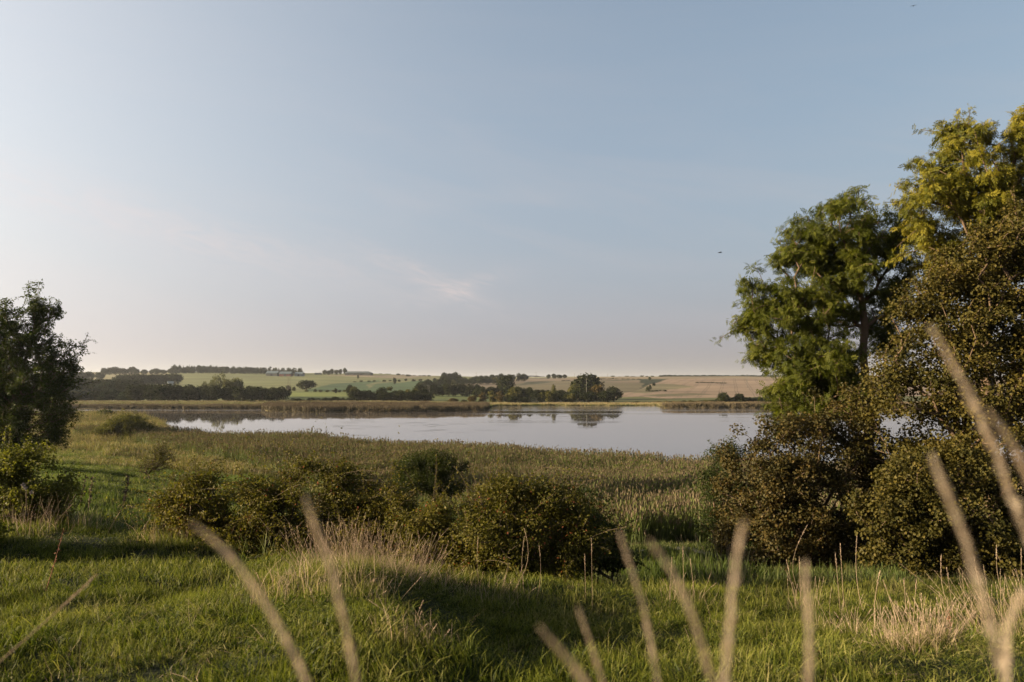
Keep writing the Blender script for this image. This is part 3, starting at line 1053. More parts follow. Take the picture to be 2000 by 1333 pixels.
# --- lower lit maple clump on the slope
Y = 20.0
b = gpt(1835, Y)
rows = [(1760, 930, 60, 45), (1840, 900, 70, 50, .5), (1920, 930, 80, 60), (1720, 1000, 60, 45, -.3), (1800, 990, 80, 60, -.6), (1900, 1010, 90, 70, -.5), (1985, 1000, 80, 80), (1770, 1070, 70, 40), (1860, 1090, 90, 40), (1960, 1090, 90, 40), (2060, 1000, 90, 90)]
L = px_lobes(rows, Y, *b)
plant('field_maple', 'low spreading maple with golden-green sunlit leaves under the dark maple', 'tree', b, L, 560, 90, .32,
      'maple_leaf', .075, 'oval', width=.95, trunk=[(0, 0, -.2), (.05, .1, .5), (0, .1, 1.1)], step=.4, r_tip=.008, r_base=.11, droop=.25, shell=.6, flat=.7, minz=.05, lumpy=.9, holes=.25, hs=.8)
# --- reddish hawthorn at the water's side of the group
Y = 24.0
b = gpt(1560, Y)
rows = [(1600, 815, 60, 40), (1665, 800, 45, 40), (1705, 850, 40, 50, .8), (1710, 930, 45, 60, .6), (1540, 850, 60, 45), (1640, 850, 60, 50), (1470, 880, 58, 42, -.2), (1440, 930, 45, 45), (1520, 930, 80, 60, -.5), (1610, 930, 90, 70), (1680, 900, 45, 50, .5), (1450, 1000, 55, 50), (1540, 1020, 90, 60, -.4),
        (1640, 1030, 80, 60), (1560, 1090, 110, 40), (1430, 1060, 40, 35)]
L = px_lobes(rows, Y, *b)
plant('hawthorn', 'rounded hawthorn with reddish-brown leaves at the foot of the green ash', 'tree', b, L, 680, 84, .32,
      'hawthorn_leaf', .075, 'oval', width=.9, trunk=[(0, 0, -.2), (.05, .1, .6), (0, .1, 1.4)], step=.4, r_tip=.007, r_base=.12, droop=.15, shell=.6, flat=.75, shoots=120, shoot_len=.6, minz=.05, lumpy=.7, holes=.15, hs=.8)
# --- small green elder at the left foot
Y = 27.0
b = gpt(1420, Y)
rows = [(1430, 885, 30, 25), (1405, 910, 30, 30), (1395, 955, 30, 35), (1420, 950, 35, 40), (1390, 1010, 30, 35), (1420, 1030, 35, 40), (1400, 1055, 35, 25)]
L = px_lobes(rows, Y, *b)
plant('elder_bush', 'small dark green bush at the reed edge, left foot of the reddish hawthorn', 'bush', b, L, 190, 60, .3,
      'willow_leaf', .085, 'simple', width=.5, step=.35, r_tip=.006, r_base=.06, droop=.2, shell=.5, shoots=40, shoot_len=.5, minz=.05)
# saplings that thicken the dark foot of the group
Y = 25.5
b = gpt(1730, Y)
rows = [(1720, 960, 60, 60), (1760, 1020, 80, 70), (1690, 1060, 70, 50), (1850, 1060, 120, 60), (1740, 1100, 90, 30)]
plant('hawthorn', 'shaded hawthorn in the dark gap between the reddish hawthorn and the low maple', 'tree', b, px_lobes(rows, Y, *b), 300, 60, .38,
      'hawthorn_leaf', .085, 'oval', width=.9, trunk=[(0, 0, -.2), (.05, .1, .6)], step=.4, r_tip=.007, r_base=.09, shell=.4, minz=.05)

# --- birch at the left edge
Y = 62.0
b = gpt(20, Y)
rows = [(70, 572, 10, 32), (76, 600, 18, 26), (112, 608, 9, 16), (152, 682, 12, 18), (146, 718, 20, 11), (78, 620, 30, 34), (60, 660, 40, 40), (8, 625, 30, 42), (-10, 660, 45, 50), (30, 700, 60, 50), (105, 690, 32, 40), (140, 705, 18, 22), (85, 745, 60, 45), (130, 760, 28, 32), (10, 770, 70, 60), (60, 800, 75, 50), (110, 820, 36, 35), (20, 850, 90, 40), (-60, 740, 50, 90),
        (80, 855, 48, 30), (-60, 840, 60, 50)]
L = px_lobes(rows, Y, *b)
tr = [(0, 0, -.2), (.1, 0, 2), (.2, 0, 4.5), (.7, 0, 7), (1.2, 0, 9.2), (1.7, 0, 11.2)]
plant('birch_tree', 'tall dark tree with ragged spires at the left edge, backlit by the sun', 'tree', b, L, 1900, 34, .38,
      'birch_leaf', .20, 'simple', width=.5, trunk=tr, step=.7, r_tip=.012, r_base=.2, droop=.2, shell=.45, shoots=520, shoot_len=1.5, alpha=.3, flat=.9, minz=.1, lumpy=.5, holes=.2, hs=1.2)

# --- brambles and roses in the middle distance
def bush(name, label, px, Y, rows, n, leaf, size, **kw):
    b = gpt(px, Y)
    args = dict(lumpy=1.1, holes=.42, hs=.40 * Y / 15, kind='oval', width=.75, step=.25, r_tip=.0035, r_base=.03, droop=.15, shell=.72, minz=.03, flat=.75, bark='twig')
    args.update(kw)
    per = args.pop('per', 46)
    cr = args.pop('clump_r', .2)
    return plant(name, label, 'bush', b, px_lobes(rows, Y, *b), n, per, cr, leaf, size, **args)


bush('bramble_bush', 'low bramble with bright yellow-green leaves at the left edge, below the dark tree', 40, 15.5,
     [(20, 915, 50, 35), (85, 925, 42, 36), (115, 945, 25, 30), (40, 895, 30, 22), (-40, 930, 60, 40), (40, 980, 80, 40), (100, 975, 30, 38), (0, 1010, 80, 30), (85, 1015, 40, 22), (-110, 960, 60, 60)], 430, 'pale_bramble_leaf', .055, shoots=220, shoot_len=.55, holes=.2, lumpy=.7, per=56)
bush('rose_bush', 'wide tangled rose bush left of centre with long arching leafy shoots', 540, 14.2,
     [(345, 985, 45, 35), (400, 985, 60, 40), (460, 960, 60, 40), (520, 975, 70, 45), (590, 955, 60, 45), (650, 960, 60, 45), (700, 985, 50, 50), (350, 1025, 40, 30), (430, 1025, 80, 32), (530, 1035, 90, 35), (640, 1040, 90, 40), (560, 1070, 130, 30), (740, 1030, 40, 40), (440, 925, 30, 18), (380, 950, 28, 20), (600, 915, 26, 20), (680, 925, 26, 22), (310, 980, 22, 20)],
     900, 'bramble_leaf', .045, shoots=460, shoot_len=.95, per=58)
bush('bramble_bush', 'big domed bramble at the centre, lit olive on the left, black beneath', 985, 13.0,
     [(1015, 963, 62, 42), (935, 998, 62, 44), (1070, 985, 50, 42), (880, 1022, 60, 42), (830, 1030, 40, 42), (1125, 1025, 42, 40), (960, 1040, 110, 60), (1070, 1050, 90, 60), (1140, 1060, 45, 55), (900, 1080, 90, 45), (1010, 1110, 130, 50), (1130, 1110, 70, 45), (780, 1030, 28, 28), (1000, 1020, 90, 50, 1.8), (1080, 1030, 80, 50, 2.6), (920, 1040, 90, 50, 1.6)],
     1100, 'bramble_leaf', .045, shoots=420, shoot_len=.75, per=62)
bush('thorn_bush', 'dark thorn scrub in the dip between the rose bush and the central bramble', 760, 18.0,
     [(700, 985, 50, 35), (760, 1000, 60, 35), (830, 1010, 40, 40), (740, 1050, 80, 50), (650, 1010, 50, 60)], 420, 'hawthorn_leaf', .055, shoots=60, shoot_len=.4)
bush('rose_bush', 'sparse rose scrub joining the wide rose bush to the central bramble', 755, 13.8,
     [(720, 1010, 40, 35), (770, 1005, 40, 35), (810, 1035, 40, 40), (740, 1050, 50, 35), (790, 1070, 50, 35), (690, 1060, 40, 30), (760, 980, 25, 20)], 440, 'bramble_leaf', .045, shoots=130, shoot_len=.55, per=52)
bush('thorn_bush', 'scrub added out of sight behind the central bramble to shade the hollow', 1080, 23.0,  # unseen scrub, added to throw shade to the right
     [(1060, 1010, 60, 45), (1120, 1015, 60, 45), (1090, 1060, 90, 50), (1010, 1050, 70, 50), (1100, 1030, 80, 50, 3)], 260, 'hawthorn_leaf', .11, shoots=20, shoot_len=.4, per=36, clump_r=.34)
bush('bramble_bush', 'low dark bramble trailing right of the central bramble into the shade', 1190, 15.0,
     [(1180, 1040, 40, 35), (1150, 1010, 40, 40), (1190, 1075, 50, 35), (1120, 1080, 60, 40)], 300, 'willow_leaf', .055, shoots=60, shoot_len=.35)
bush('willow_bush', 'rounded dark green willow in the reeds behind the central bushes', 838, 47.0,
     [(810, 912, 35, 22), (850, 910, 35, 22), (880, 920, 28, 20), (835, 935, 65, 28), (800, 940, 30, 20), (880, 945, 30, 18)], 520, 'willow_leaf', .16, holes=.1, lumpy=.45, kind='simple', width=.28, clump_r=.42, per=50, up=.1, step=.5, r_tip=.008, r_base=.08, shoots=300, shoot_len=.8)
bush('willow_bush', 'olive willow dome on the marsh in front of the reed spit', 240, 148.0,
     [(245, 828, 35, 14), (225, 842, 32, 14), (262, 838, 30, 18), (240, 848, 50, 14), (280, 846, 18, 12), (205, 852, 15, 8)], 480, 'olive_willow_leaf', .42, holes=.1, lumpy=.45, kind='simple', width=.3, clump_r=.9, per=36, up=.1, step=1.2, r_tip=.02, r_base=.2, shoots=160, shoot_len=1.6)
bush('willow_bush', 'feathery ochre sapling on the pasture above the rose bush', 298, 60.0,
     [(298, 880, 24, 14), (285, 893, 20, 18), (310, 895, 22, 18), (298, 905, 26, 16)], 260, 'olive_willow_leaf', .10, kind='simple', width=.22, clump_r=.3, per=16, up=0, step=.4, r_tip=.008, r_base=.05, shoots=260, shoot_len=.9)
bush('willow_bush', 'tiny dark bush low on the reed spit at the left', 205, 225.0,
     [(205, 808, 11, 4), (198, 809, 8, 3.5), (212, 809, 8, 3.5)], 120, 'willow_leaf', .5, kind='simple', width=.4, clump_r=.7, per=20, step=1, r_tip=.02, r_base=.1)

for px_, Y_, hp, lb in ((-190, 22.0, 850, 'thicket continuing the left bramble, first beyond the left edge'), (-330, 28.0, 850, 'thicket continuing the left bramble, second beyond the left edge'), (-230, 36.0, 840, 'thicket continuing the left bramble, third beyond the left edge')):
    bush('thorn_bush', lb, px_, Y_, [(px_ - 60, hp + 40, 90, 60), (px_ + 50, hp + 50, 90, 60), (px_, hp + 90, 120, 60), (px_ + 10, hp + 10, 60, 40)], 200, 'hawthorn_leaf', .12, per=30, clump_r=.4)

bush('bramble_bush', 'low bramble just beyond the left edge in front of the yellow-green one', -150, 12.2,
     [(-200, 1010, 70, 40), (-110, 1020, 60, 35), (-150, 1050, 110, 40), (-260, 1040, 60, 40)], 260, 'pale_bramble_leaf', .07, shoots=40, shoot_len=.3)


# ------------------------------------------------------------------ far trees
def unit_tree(shape, seed):
    rg = np.random.default_rng(100 + seed)
    if shape == 'round':
        lob = [(0, 0, .50, .42, .42, .46)] + [(.30 * math.cos(a), .30 * math.sin(a), .42 + .22 * rg.uniform(), .20, .20, .17) for a in np.linspace(0, 6.28, 8)[:-1]] + [(rg.normal(0, .12), rg.normal(0, .12), .80, .2, .2, .18) for _ in range(3)]
        n, ls = 1700, .062
    elif shape == 'tall':
        lob = [(rg.normal(0, .1), rg.normal(0, .1), z, .36 * (1 - abs(z - .45) * .9), .36 * (1 - abs(z - .45) * .9), .12) for z in np.linspace(.16, .9, 11)]
        n, ls = 1400, .055
    elif shape == 'conifer':
        lob = [(0, 0, z, .46 * (1.03 - z), .46 * (1.03 - z), .08) for z in np.linspace(.12, .95, 12)]
        n, ls = 1200, .05
    elif shape == 'airy':
        lob = [(rg.normal(0, .24), rg.normal(0, .24), rg.uniform(.25, .85), .15, .15, .12) for _ in range(17)]
        n, ls = 1100, .05
    else:                       # shrub
        lob = [(rg.uniform(-.3, .3), rg.uniform(-.3, .3), rg.uniform(.2, .6), .26, .26, .34) for _ in range(8)]
        n, ls = 900, .075
    global RNG
    keep, RNG = RNG, rg
    p, d, ch = lobe_targets(lob, n, .7)
    p[:, 2] = np.abs(p[:, 2]) + .01
    tint = np.clip(rg.uniform(0, 1, n) * .8 + rg.uniform(-.2, .2, len(lob))[ch] + .1, 0, 1)
    V, Fq, T = leaves(p, d, ls * 1.35, 'simple', .95, .3, .8, .1, tint)
    # trunk with three limbs
    a = Acc()
    th = .5 if shape in ('round', 'airy') else .8
    v, f = tube([(0, 0, -.06), (0, 0, .15), (.01, 0, th)], [.032, .026, .01], 6)
    a.add(v, f)
    for k in range(4):
        an = k * 1.6 + rg.uniform()
        z0 = .16 + .07 * k
        v, f = tube([(0, 0, z0), (.14 * math.cos(an), .14 * math.sin(an), z0 + .13), (.25 * math.cos(an), .25 * math.sin(an), z0 + .3)], [.017, .011, .004], 5)
        a.add(v, f)
    RNG = keep
    return a.mesh('trunk', MATS['bark'], True), (V, Fq, T)


_UT, _UM = {}, {}


def far_tree(name, label, px, Y, top, w, shape='round', color='far_leaf', group=None, cat='tree', sink=0.0):
    """one tree beyond the lake: top = picture row of its tip, w = width in picture pixels"""
    seed = int(RNG.integers(0, 3))
    if (shape, seed) not in _UT:
        _UT[(shape, seed)] = unit_tree(shape, seed)
    tm, (V, Fq, T) = _UT[(shape, seed)]
    if (shape, seed, color) not in _UM:
        _UM[(shape, seed, color)] = new_mesh('crown', V, Fq, attrs={'tint': T}, mat=MATS[color])
    b = gpt(px, Y, sink)
    h = max(1.0, CAM_Z + float(slope(top)) * Y - b[2])
    wm = w * Y / F_PX * (1.18 if w > 12 else 1.05)
    r = thing(name, b, label, cat, group, RNG.uniform(0, 6.28))
    r.scale = (wm, wm, h)
    link('trunk' if cat == 'tree' else 'stems', tm, r)
    link('crown' if cat == 'tree' else 'foliage', _UM[(shape, seed, color)], r)
    return r


def tree_row(name, label, group, px0, px1, n, top0, top1, w, Y0, Y1, shapes=('round',), colors=('far_leaf',), jt=1.6, cat='tree'):
    words = ('first', 'second', 'third', 'fourth', 'fifth', 'sixth', 'seventh', 'eighth', 'ninth')
    base = label
    for i in range(n):
        f = i / max(1, n - 1)
        px = px0 + (px1 - px0) * f + float(np.clip(RNG.normal(0, .15), -.35, .35)) * (px1 - px0) / max(1, n)
        if n <= 9 and len(base.split()) <= 13:       # short rows: each tree can be counted off
            label = words[i] + ' from left, ' + base
        far_tree(name, label, px, Y0 + (Y1 - Y0) * f + RNG.uniform(-6, 6) * Y0 / 500, top0 + (top1 - top0) * f + RNG.normal(0, jt),
                 w * RNG.uniform(.85, 1.25), shapes[i % len(shapes)], colors[int(RNG.integers(len(colors)))], group, cat)


R_, O_, U_, C_, A_ = 'round', 'tall', 'shrub', 'conifer', 'airy'
FL, FO, FR, FP, FC = 'far_leaf', 'far_olive_leaf', 'far_rust_leaf', 'far_pale_leaf', 'far_conifer_leaf'
# left hand woods
tree_row('shore_tree', 'dark tree in the unbroken row along the far left shore', 'dark row on the far left shore', 258, 552, 17, 752, 759, 29, 402, 408, (R_, O_), (FL,), 1.3)
tree_row('shore_tree', 'dark tree in the second rank of the row on the far left shore', 'second rank on the far left shore', 265, 530, 13, 751, 757, 30, 425, 430, (R_,), (FL,), 1.2)
tree_row('hill_tree', 'tree on the stepped wooded slope left of the dark row, lower half', 'lower trees of the left wooded slope', 60, 262, 20, 762, 763, 28, 425, 430, (R_, C_, O_), (FL, FC), 2.5)
tree_row('hill_tree', 'tree on the stepped wooded slope left of the dark row, middle', 'middle trees of the left wooded slope', 60, 255, 16, 752, 749, 32, 510, 520, (R_, C_), (FL, FC), 2.0)
tree_row('hill_tree', 'tree along the top of the wooded slope at the left', 'top trees of the left wooded slope', 60, 265, 16, 737, 743, 34, 600, 610, (R_,), (FL,), 1.4)
tree_row('hill_tree', 'tree in the round wood beside the small white house', 'round wood by the white house', 235, 340, 13, 733, 731, 24, 830, 850, (R_,), (FL,), 1.0)
tree_row('skyline_tree', 'round tree on the skyline at the far left', 'skyline trees at the far left', 205, 262, 7, 719, 717, 13, 1250, 1300, (R_,), (FL,), 1.2)
tree_row('skyline_tree', 'small skyline tree between the left clumps and the ridge wood', 'small skyline trees left of the ridge wood', 268, 334, 6, 722, 721, 12, 1250, 1260, (R_,), (FL,), 1.0)
tree_row('skyline_tree', 'faint tree on the skyline behind the birch at the left edge', 'skyline trees behind the left birch', -60, 195, 16, 726, 727, 18, 1000, 1050, (R_,), (FL,), 1.4)
tree_row('ridge_conifer', 'conifer in the long dark wood on the ridge above the pale green field', 'conifers of the ridge wood', 340, 590, 44, 714, 719, 9, 1330, 1340, (O_, C_), (FC,), .7)
tree_row('ridge_conifer', 'conifer in the front rank of the ridge wood', 'front rank of the ridge wood', 336, 515, 26, 716, 718, 11, 1290, 1300, (O_, R_), (FC,), .7)
far_tree('poplar', 'pale airy poplar standing above the dark shore row', 424, 455, 728, 28, A_, FP)
far_tree('poplar', 'yellowish tree touching the pale airy poplar', 446, 452, 741, 20, R_, FO)
far_tree('round_tree', 'grey-green tree right of the pale poplar above the dark shore row', 462, 460, 739, 24, R_, FP)
far_tree('round_tree', 'small tree hugging the left side of the pale poplar', 405, 455, 743, 16, A_, FP)
far_tree('lone_oak', 'lone round oak on the pale green field right of the twin poles', 598, 640, 743, 35, R_, FL)
far_tree('field_bush', 'small bush at the foot of the twin poles', 564, 615, 752, 11, U_, FL, cat='bush')
far_tree('field_bush', 'thin scrub right beside the twin poles', 575, 612, 754, 7, U_, FO, cat='bush')
tree_row('shore_shrub', 'low shrub at the foot of the dark shore row', 'low shrubs under the dark shore row', 470, 580, 9, 781, 783, 14, 384, 386, (U_,), (FL, FO), .8, 'bush')
tree_row('shore_shrub', 'low shrub in the hedge below the small green field', 'shrubs below the small green field', 572, 690, 15, 779, 775, 12, 392, 400, (U_,), (FL,), 1.2, 'bush')
tree_row('skyline_tree', 'small skyline tree left of the long barn', 'skyline trees beside the long barn', 634, 673, 6, 723, 721, 8, 1330, 1340, (R_,), (FL,), 1.0)
far_tree('field_bush', 'dot-like bush in front of the long barn', 700, 1150, 731, 5, U_, FL, cat='bush')
far_tree('field_tree', 'small dark tree where the two field greens meet', 771, 930, 738, 7, R_, FL)
tree_row('skyline_tree', 'tiny skyline tree right of the long barn', 'tiny skyline trees right of the barn', 742, 842, 10, 731, 733, 8, 1480, 1490, (R_, U_), (FL,), 1.0)
far_tree('skyline_tree', 'flat dark clump on the skyline above the green hollow', 797, 1350, 732, 12, U_, FL)
far_tree('skyline_tree', 'peaked tree on the skyline above the green hollow', 778, 1380, 730, 9, R_, FL)
# centre
tree_row('shore_tree', 'dark tree in the dense clump on the central far shore', 'dense central shore clump', 692, 835, 12, 763, 766, 24, 402, 404, (R_, O_), (FL,), 1.8)
tree_row('shore_tree', 'tree standing up from the back of the dense central shore clump', 'back trees of the central shore clump', 740, 825, 5, 757, 759, 20, 440, 450, (R_, A_), (FL, FO), 2.0)
far_tree('field_tree', 'olive tree at the left end of the central shore clump', 692, 470, 755, 17, R_, FO)
far_tree('field_tree', 'dark tree behind the olive one at the left of the central clump', 683, 500, 752, 13, R_, FL)
far_tree('field_bush', 'small dark bush alone on the green field edge', 655, 560, 757, 7, U_, FL, cat='bush')
tree_row('belt_tree', 'dark tree in the belt behind the central shore clump', 'belt behind the central clump', 820, 932, 9, 751, 752, 22, 520, 530, (R_, O_), (FL,), 1.4)
tree_row('belt_tree', 'tree in the belt running right towards the rusty shore trees', 'belt towards the rusty trees', 930, 1010, 6, 756, 754, 20, 500, 510, (R_,), (FL,), 1.6)
tree_row('hedge_tree', 'dark tree of the rising hedge left of the brown field', 'rising hedge left of the brown field', 822, 874, 6, 745, 737, 15, 760, 800, (R_,), (FL,), 1.2)
tree_row('skyline_tree', 'tall round tree in the skyline clump left of the brown field', 'skyline clump left of the brown field', 868, 892, 4, 729, 728, 14, 1000, 1010, (R_,), (FL,), .8)
tree_row('skyline_tree', 'tree in the wood along the top of the brown field', 'wood along the top of the brown field', 900, 1022, 13, 736, 730, 14, 980, 1060, (R_, O_), (FL,), 1.0)
tree_row('hedge_tree', 'paler tree in front of the skyline wood', 'paler trees in front of the skyline wood', 880, 965, 7, 743, 737, 15, 900, 930, (R_,), (FL, FO), 1.0)
far_tree('field_tree', 'big dark dome-shaped tree on the brown field edge', 987, 620, 733.5, 33, R_, FL)
far_tree('field_bush', 'golden bush at the left foot of the dark dome-shaped tree', 973, 605, 752, 9, U_, FO, cat='bush')
for px, Y, tp, w, sh, c, lb in [
        (886, 392, 778, 18, R_, FR, 'low rusty bush, first of the shore trees right of the central clump'), (904, 396, 780, 14, U_, FL, 'small dark bush beside the low rusty one on the shore'),
        (922, 392, 773, 16, R_, FR, 'narrow rusty tree left of centre on the far shore'), (943, 394, 767, 17, O_, FR, 'reddest upright tree on the far shore'),
        (962, 398, 764, 21, O_, FO, 'tall olive tree right of the reddest upright tree'), (977, 392, 765, 18, O_, FR, 'golden-brown tree in the middle of the rusty shore group'),
        (1004, 400, 757, 28, R_, FO, 'largest golden tree of the rusty shore group'), (1001, 388, 774, 20, R_, FL, 'dark bush at the foot of the largest golden shore tree'),
        (1026, 392, 775, 22, U_, FL, 'dark bush closing the rusty shore group on the right'), (990, 395, 770, 12, O_, FO, 'slim olive tree tucked left of the largest golden tree'),
        (874, 390, 782, 10, U_, FO, 'low olive bush nearest the central dark clump'), (910, 391, 783, 12, U_, FR, 'tiny rusty bush on the shore reed edge'),
        (934, 389, 783, 12, U_, FL, 'tiny dark bush between the narrow rusty and the reddest tree')]:
    far_tree('shore_tree', lb, px, Y, tp, w, sh, c)
tree_row('belt_tree', 'dark tree in the band between the rusty trees and the tall dome', 'dark band left of the tall dome', 1000, 1120, 11, 758, 764, 20, 450, 445, (R_,), (FL,), 1.6)
tree_row('shore_tree', 'dark waterside tree left of the tall dome', 'waterside trees left of the tall dome', 1058, 1118, 5, 763, 768, 18, 405, 408, (R_, O_), (FL, FO), 1.6)
far_tree('shore_tree', 'slim yellowish tree sticking out left of the tall dome', 1081, 425, 751.5, 13, O_, FO)
for px, Y, tp, w, lb in [(1146, 480, 730.5, 56, 'tallest tree on the far shore, a broad dark dome behind the white pole'), (1132, 430, 757, 34, 'dark round tree at the left front of the tall dome'),
                         (1165, 432, 752, 30, 'rusty-topped round tree in front of the tall dome'), (1198, 430, 756, 32, 'rounded dark tree at the right end of the tall clump'),
                         (1150, 412, 766, 34, 'low dark tree at the foot of the tall dome'), (1180, 410, 764, 28, 'low dark tree between the tall dome and the right end'),
                         (1122, 465, 749, 26, 'golden shoulder tree left of the tall dome'), (1114, 415, 768, 22, 'small dark tree at the left foot of the tall dome')]:
    far_tree('shore_tree', lb, px, Y, tp, w, R_, FO if 'golden' in lb else (FR if 'rusty' in lb else FL))
tree_row('skyline_tree', 'round tree in the small group alone on the brown skyline', 'small group on the brown skyline', 1074, 1104, 4, 731, 732, 10, 1230, 1240, (R_,), (FL,), .9)
tree_row('field_hedge_bush', 'low bush in the thin hedge crossing the brown field below the skyline', 'thin hedge across the brown field', 1100, 1250, 14, 743.2, 741.4, 9, 1050, 1080, (U_,), (FL,), .4, 'bush')
tree_row('field_hedge_bush', 'low bush along the edge between the field greens left of the centre', 'hedge between the green crops', 690, 850, 12, 744, 739.5, 7, 1000, 1080, (U_, R_), (FL,), .5, 'bush')
tree_row('field_hedge_bush', 'low bush beside the farm track under the lone oak', 'bushes by the farm track', 600, 690, 8, 761.5, 761, 8, 585, 590, (U_,), (FL, FO), .7, 'bush')
# right
tree_row('distant_wood_tree', 'tree in the low distant wood on the right skyline', 'low distant wood on the right', 1294, 1520, 40, 733.2, 733.4, 11, 1650, 1700, (R_,), (FC,), .5)
tree_row('distant_wood_tree', 'tree in the bluish wood in the skyline gap', 'bluish wood in the skyline gap', 1020, 1060, 6, 733, 735.5, 12, 2300, 2320, (R_,), (FC,), .4)
far_tree('field_bush', 'single dark bush on the right skyline left of the distant wood', 1270, 1000, 735, 7, U_, FL, cat='bush')
tree_row('skyline_tree', 'tiny tree on the skyline above the brown and pink fields', 'tiny trees on the right skyline', 1196, 1290, 8, 735, 734.6, 8, 1450, 1480, (R_, U_), (FL,), .7)
for px, Y, tp, w, lb in [(1277, 760, 747, 8, 'upper bush on the grassy field corner'), (1266, 640, 754, 8, 'lower bush on the grassy field corner'), (1270, 690, 751, 6, 'middle bush on the grassy field corner'), (1198, 1100, 738, 4, 'dot of a bush in the brown field')]:
    far_tree('field_bush', lb, px, Y, tp, w, U_, FL, cat='bush')
tree_row('bank_shrub', 'low brown shrub on the bank below the pink field', 'low shrubs under the pink field', 1225, 1405, 26, 786, 780, 11, 398, 402, (U_,), (FR, FO, FL), 1.0, 'bush')
tree_row('bank_shrub', 'dark shrub in the hedge at the right end of the pink field', 'dark hedge right of the pink field', 1405, 1700, 30, 776, 774, 15, 402, 405, (U_, R_), (FL,), 1.2, 'bush')
for px, tp, w, lb in [(1413, 767, 20, 'first round bush-tree below the pink field'), (1443, 769, 20, 'second round bush-tree below the pink field'), (1502, 761, 22, 'tree at the right end of the pink field beside the ash leaves')]:
    far_tree('bank_tree', lb, px, 400, tp, w, R_, FL)
tree_row('field_patch_scrub', 'scrub in the dark patch of the pink field', 'dark scrub patch in the pink field', 1275, 1298, 4, 763, 762, 8, 640, 650, (U_,), (FL,), .5, 'bush')
tree_row('field_patch_scrub', 'scrub in the uppermost dark strip of the pink field', 'upper dark strip in the pink field', 1362, 1415, 8, 748.2, 748.6, 9, 860, 865, (U_,), (FL,), .25, 'bush')


# ------------------------------------------------------------------ buildings, poles
def building(name, label, px, Y, wpx, eave, ridge, depth, wall, roof, hip=0.0, rz=0.0):
    """long gabled building; eave and ridge are picture rows"""
    b = gpt(px, Y)
    W = wpx * Y / F_PX
    he = CAM_Z + float(slope(eave)) * Y - b[2]
    hr = CAM_Z + float(slope(ridge)) * Y - b[2]
    he = min(max(he, 1.8), 3.0 if W < 8 else 4.2)
    hr = min(hr, he + 1.6) if W < 8 else hr
    hr = min(max(hr, he + 1.0), he + 4.0)
    r = thing(name, b, label, 'building', None, rz)
    a = Acc()
    v, f = box(0, 0, he / 2 - .5, W, depth, he + 1)
    a.add(v, f)
    g = W / 2 - .002
    if hip == 0:
        for s in (-1, 1):
            a.add(np.array([[s * g, -depth / 2, he], [s * g, depth / 2, he], [s * g, 0, hr - .15], [s * (g - .2), -depth / 2, he], [s * (g - .2), depth / 2, he], [s * (g - .2), 0, hr - .15]]), np.array([[0, 1, 2], [3, 5, 4]]))
    link('wall', a.mesh('wall', MATS[wall]), r)
    o, hx = .5, hip * W
    V = np.array([[-W / 2 - o, -depth / 2 - o, he - .1], [W / 2 + o, -depth / 2 - o, he - .1], [W / 2 + o - hx, 0, hr], [-W / 2 - o + (hx * .3), 0, hr], [-W / 2 - o, depth / 2 + o, he - .1], [W / 2 + o, depth / 2 + o, he - .1]])
    V = np.concatenate([V, V - (0, 0, .25)])
    fs = [np.array([[0, 1, 2, 3], [5, 4, 3, 2], [6, 9, 8, 7], [11, 8, 9, 10], [0, 6, 7, 1], [4, 5, 11, 10]])]
    fs.append(np.array([[1, 5, 2], [4, 0, 3], [7, 8, 11], [10, 9, 6]]))
    link('roof', new_mesh('roof', V, fs, mat=MATS[roof]), r)
    n = max(1, int(W / 9))
    for i in range(n):
        x = -W / 2 + (i + .5) * W / n
        if i == n // 2:
            link('door', new_mesh('door', *box(x, -depth / 2 - .03, he * .4, min(3, W / 4), .12, he * .8), mat=MATS['dark_opening']), r)
        else:
            link('window', new_mesh('window', *box(x, -depth / 2 - .03, he * .58, 1.4, .1, .9), mat=MATS['dark_opening']), r)
    return r


building('barn', 'very long grey-green barn with a sloped right end on the left skyline', 701, 1300, 50, 729.3, 725.8, 22, 'far_wall', 'grey_roof', .14)
building('farm_shed', 'slate blue farm shed, leftmost of three in front of the ridge wood', 533, 1240, 22, 728.5, 725.2, 16, 'far_wall', 'slate_roof')
building('farm_shed', 'red-walled farm shed, middle of three in front of the ridge wood', 559, 1235, 22, 729.2, 726.2, 16, 'red_wall', 'slate_roof')
building('farm_shed', 'pale blue-roofed farm shed, rightmost of three by the end of the ridge wood', 585, 1240, 15, 729.8, 727.2, 14, 'white_wall', 'pale_roof')
building('white_house', 'small white house at the right end of the round wood', 333, 822, 9, 743, 739, 7, 'white_wall', 'pale_roof', rz=.5)
building('farmhouse', 'tiny flat farm building on the skyline left of the long barn', 621, 1350, 11, 731.5, 729.8, 10, 'far_wall', 'grey_roof')


def pole(name, label, px, Y, top, thick, mat, arms=1, group=None, foot=None):
    b = gpt(px, Y)
    h = CAM_Z + float(slope(top)) * Y - b[2]
    r = thing(name, b, label, 'pole', group)
    v, f = tube([(0, 0, -.5), (0, 0, h * .5), (0, 0, h)], [thick, thick * .85, thick * .7], 8)
    link('post', new_mesh('post', v, f, mat=MATS[mat], smooth=True), r)
    for k in range(arms):
        a = Acc()
        v, f = box(0, -thick - .06, h - .5 - k * 1.3, 1.9, .12, .14)
        a.add(v, f)
        for s in (-.8, 0, .8):
            v, f = tube([(s, -thick - .06, h - .43 - k * 1.3), (s, -thick - .06, h - .1 - k * 1.3)], [.05, .04], 5)
            a.add(v, f)
        link('crossarm', a.mesh('crossarm', MATS[mat]), r)
    return r


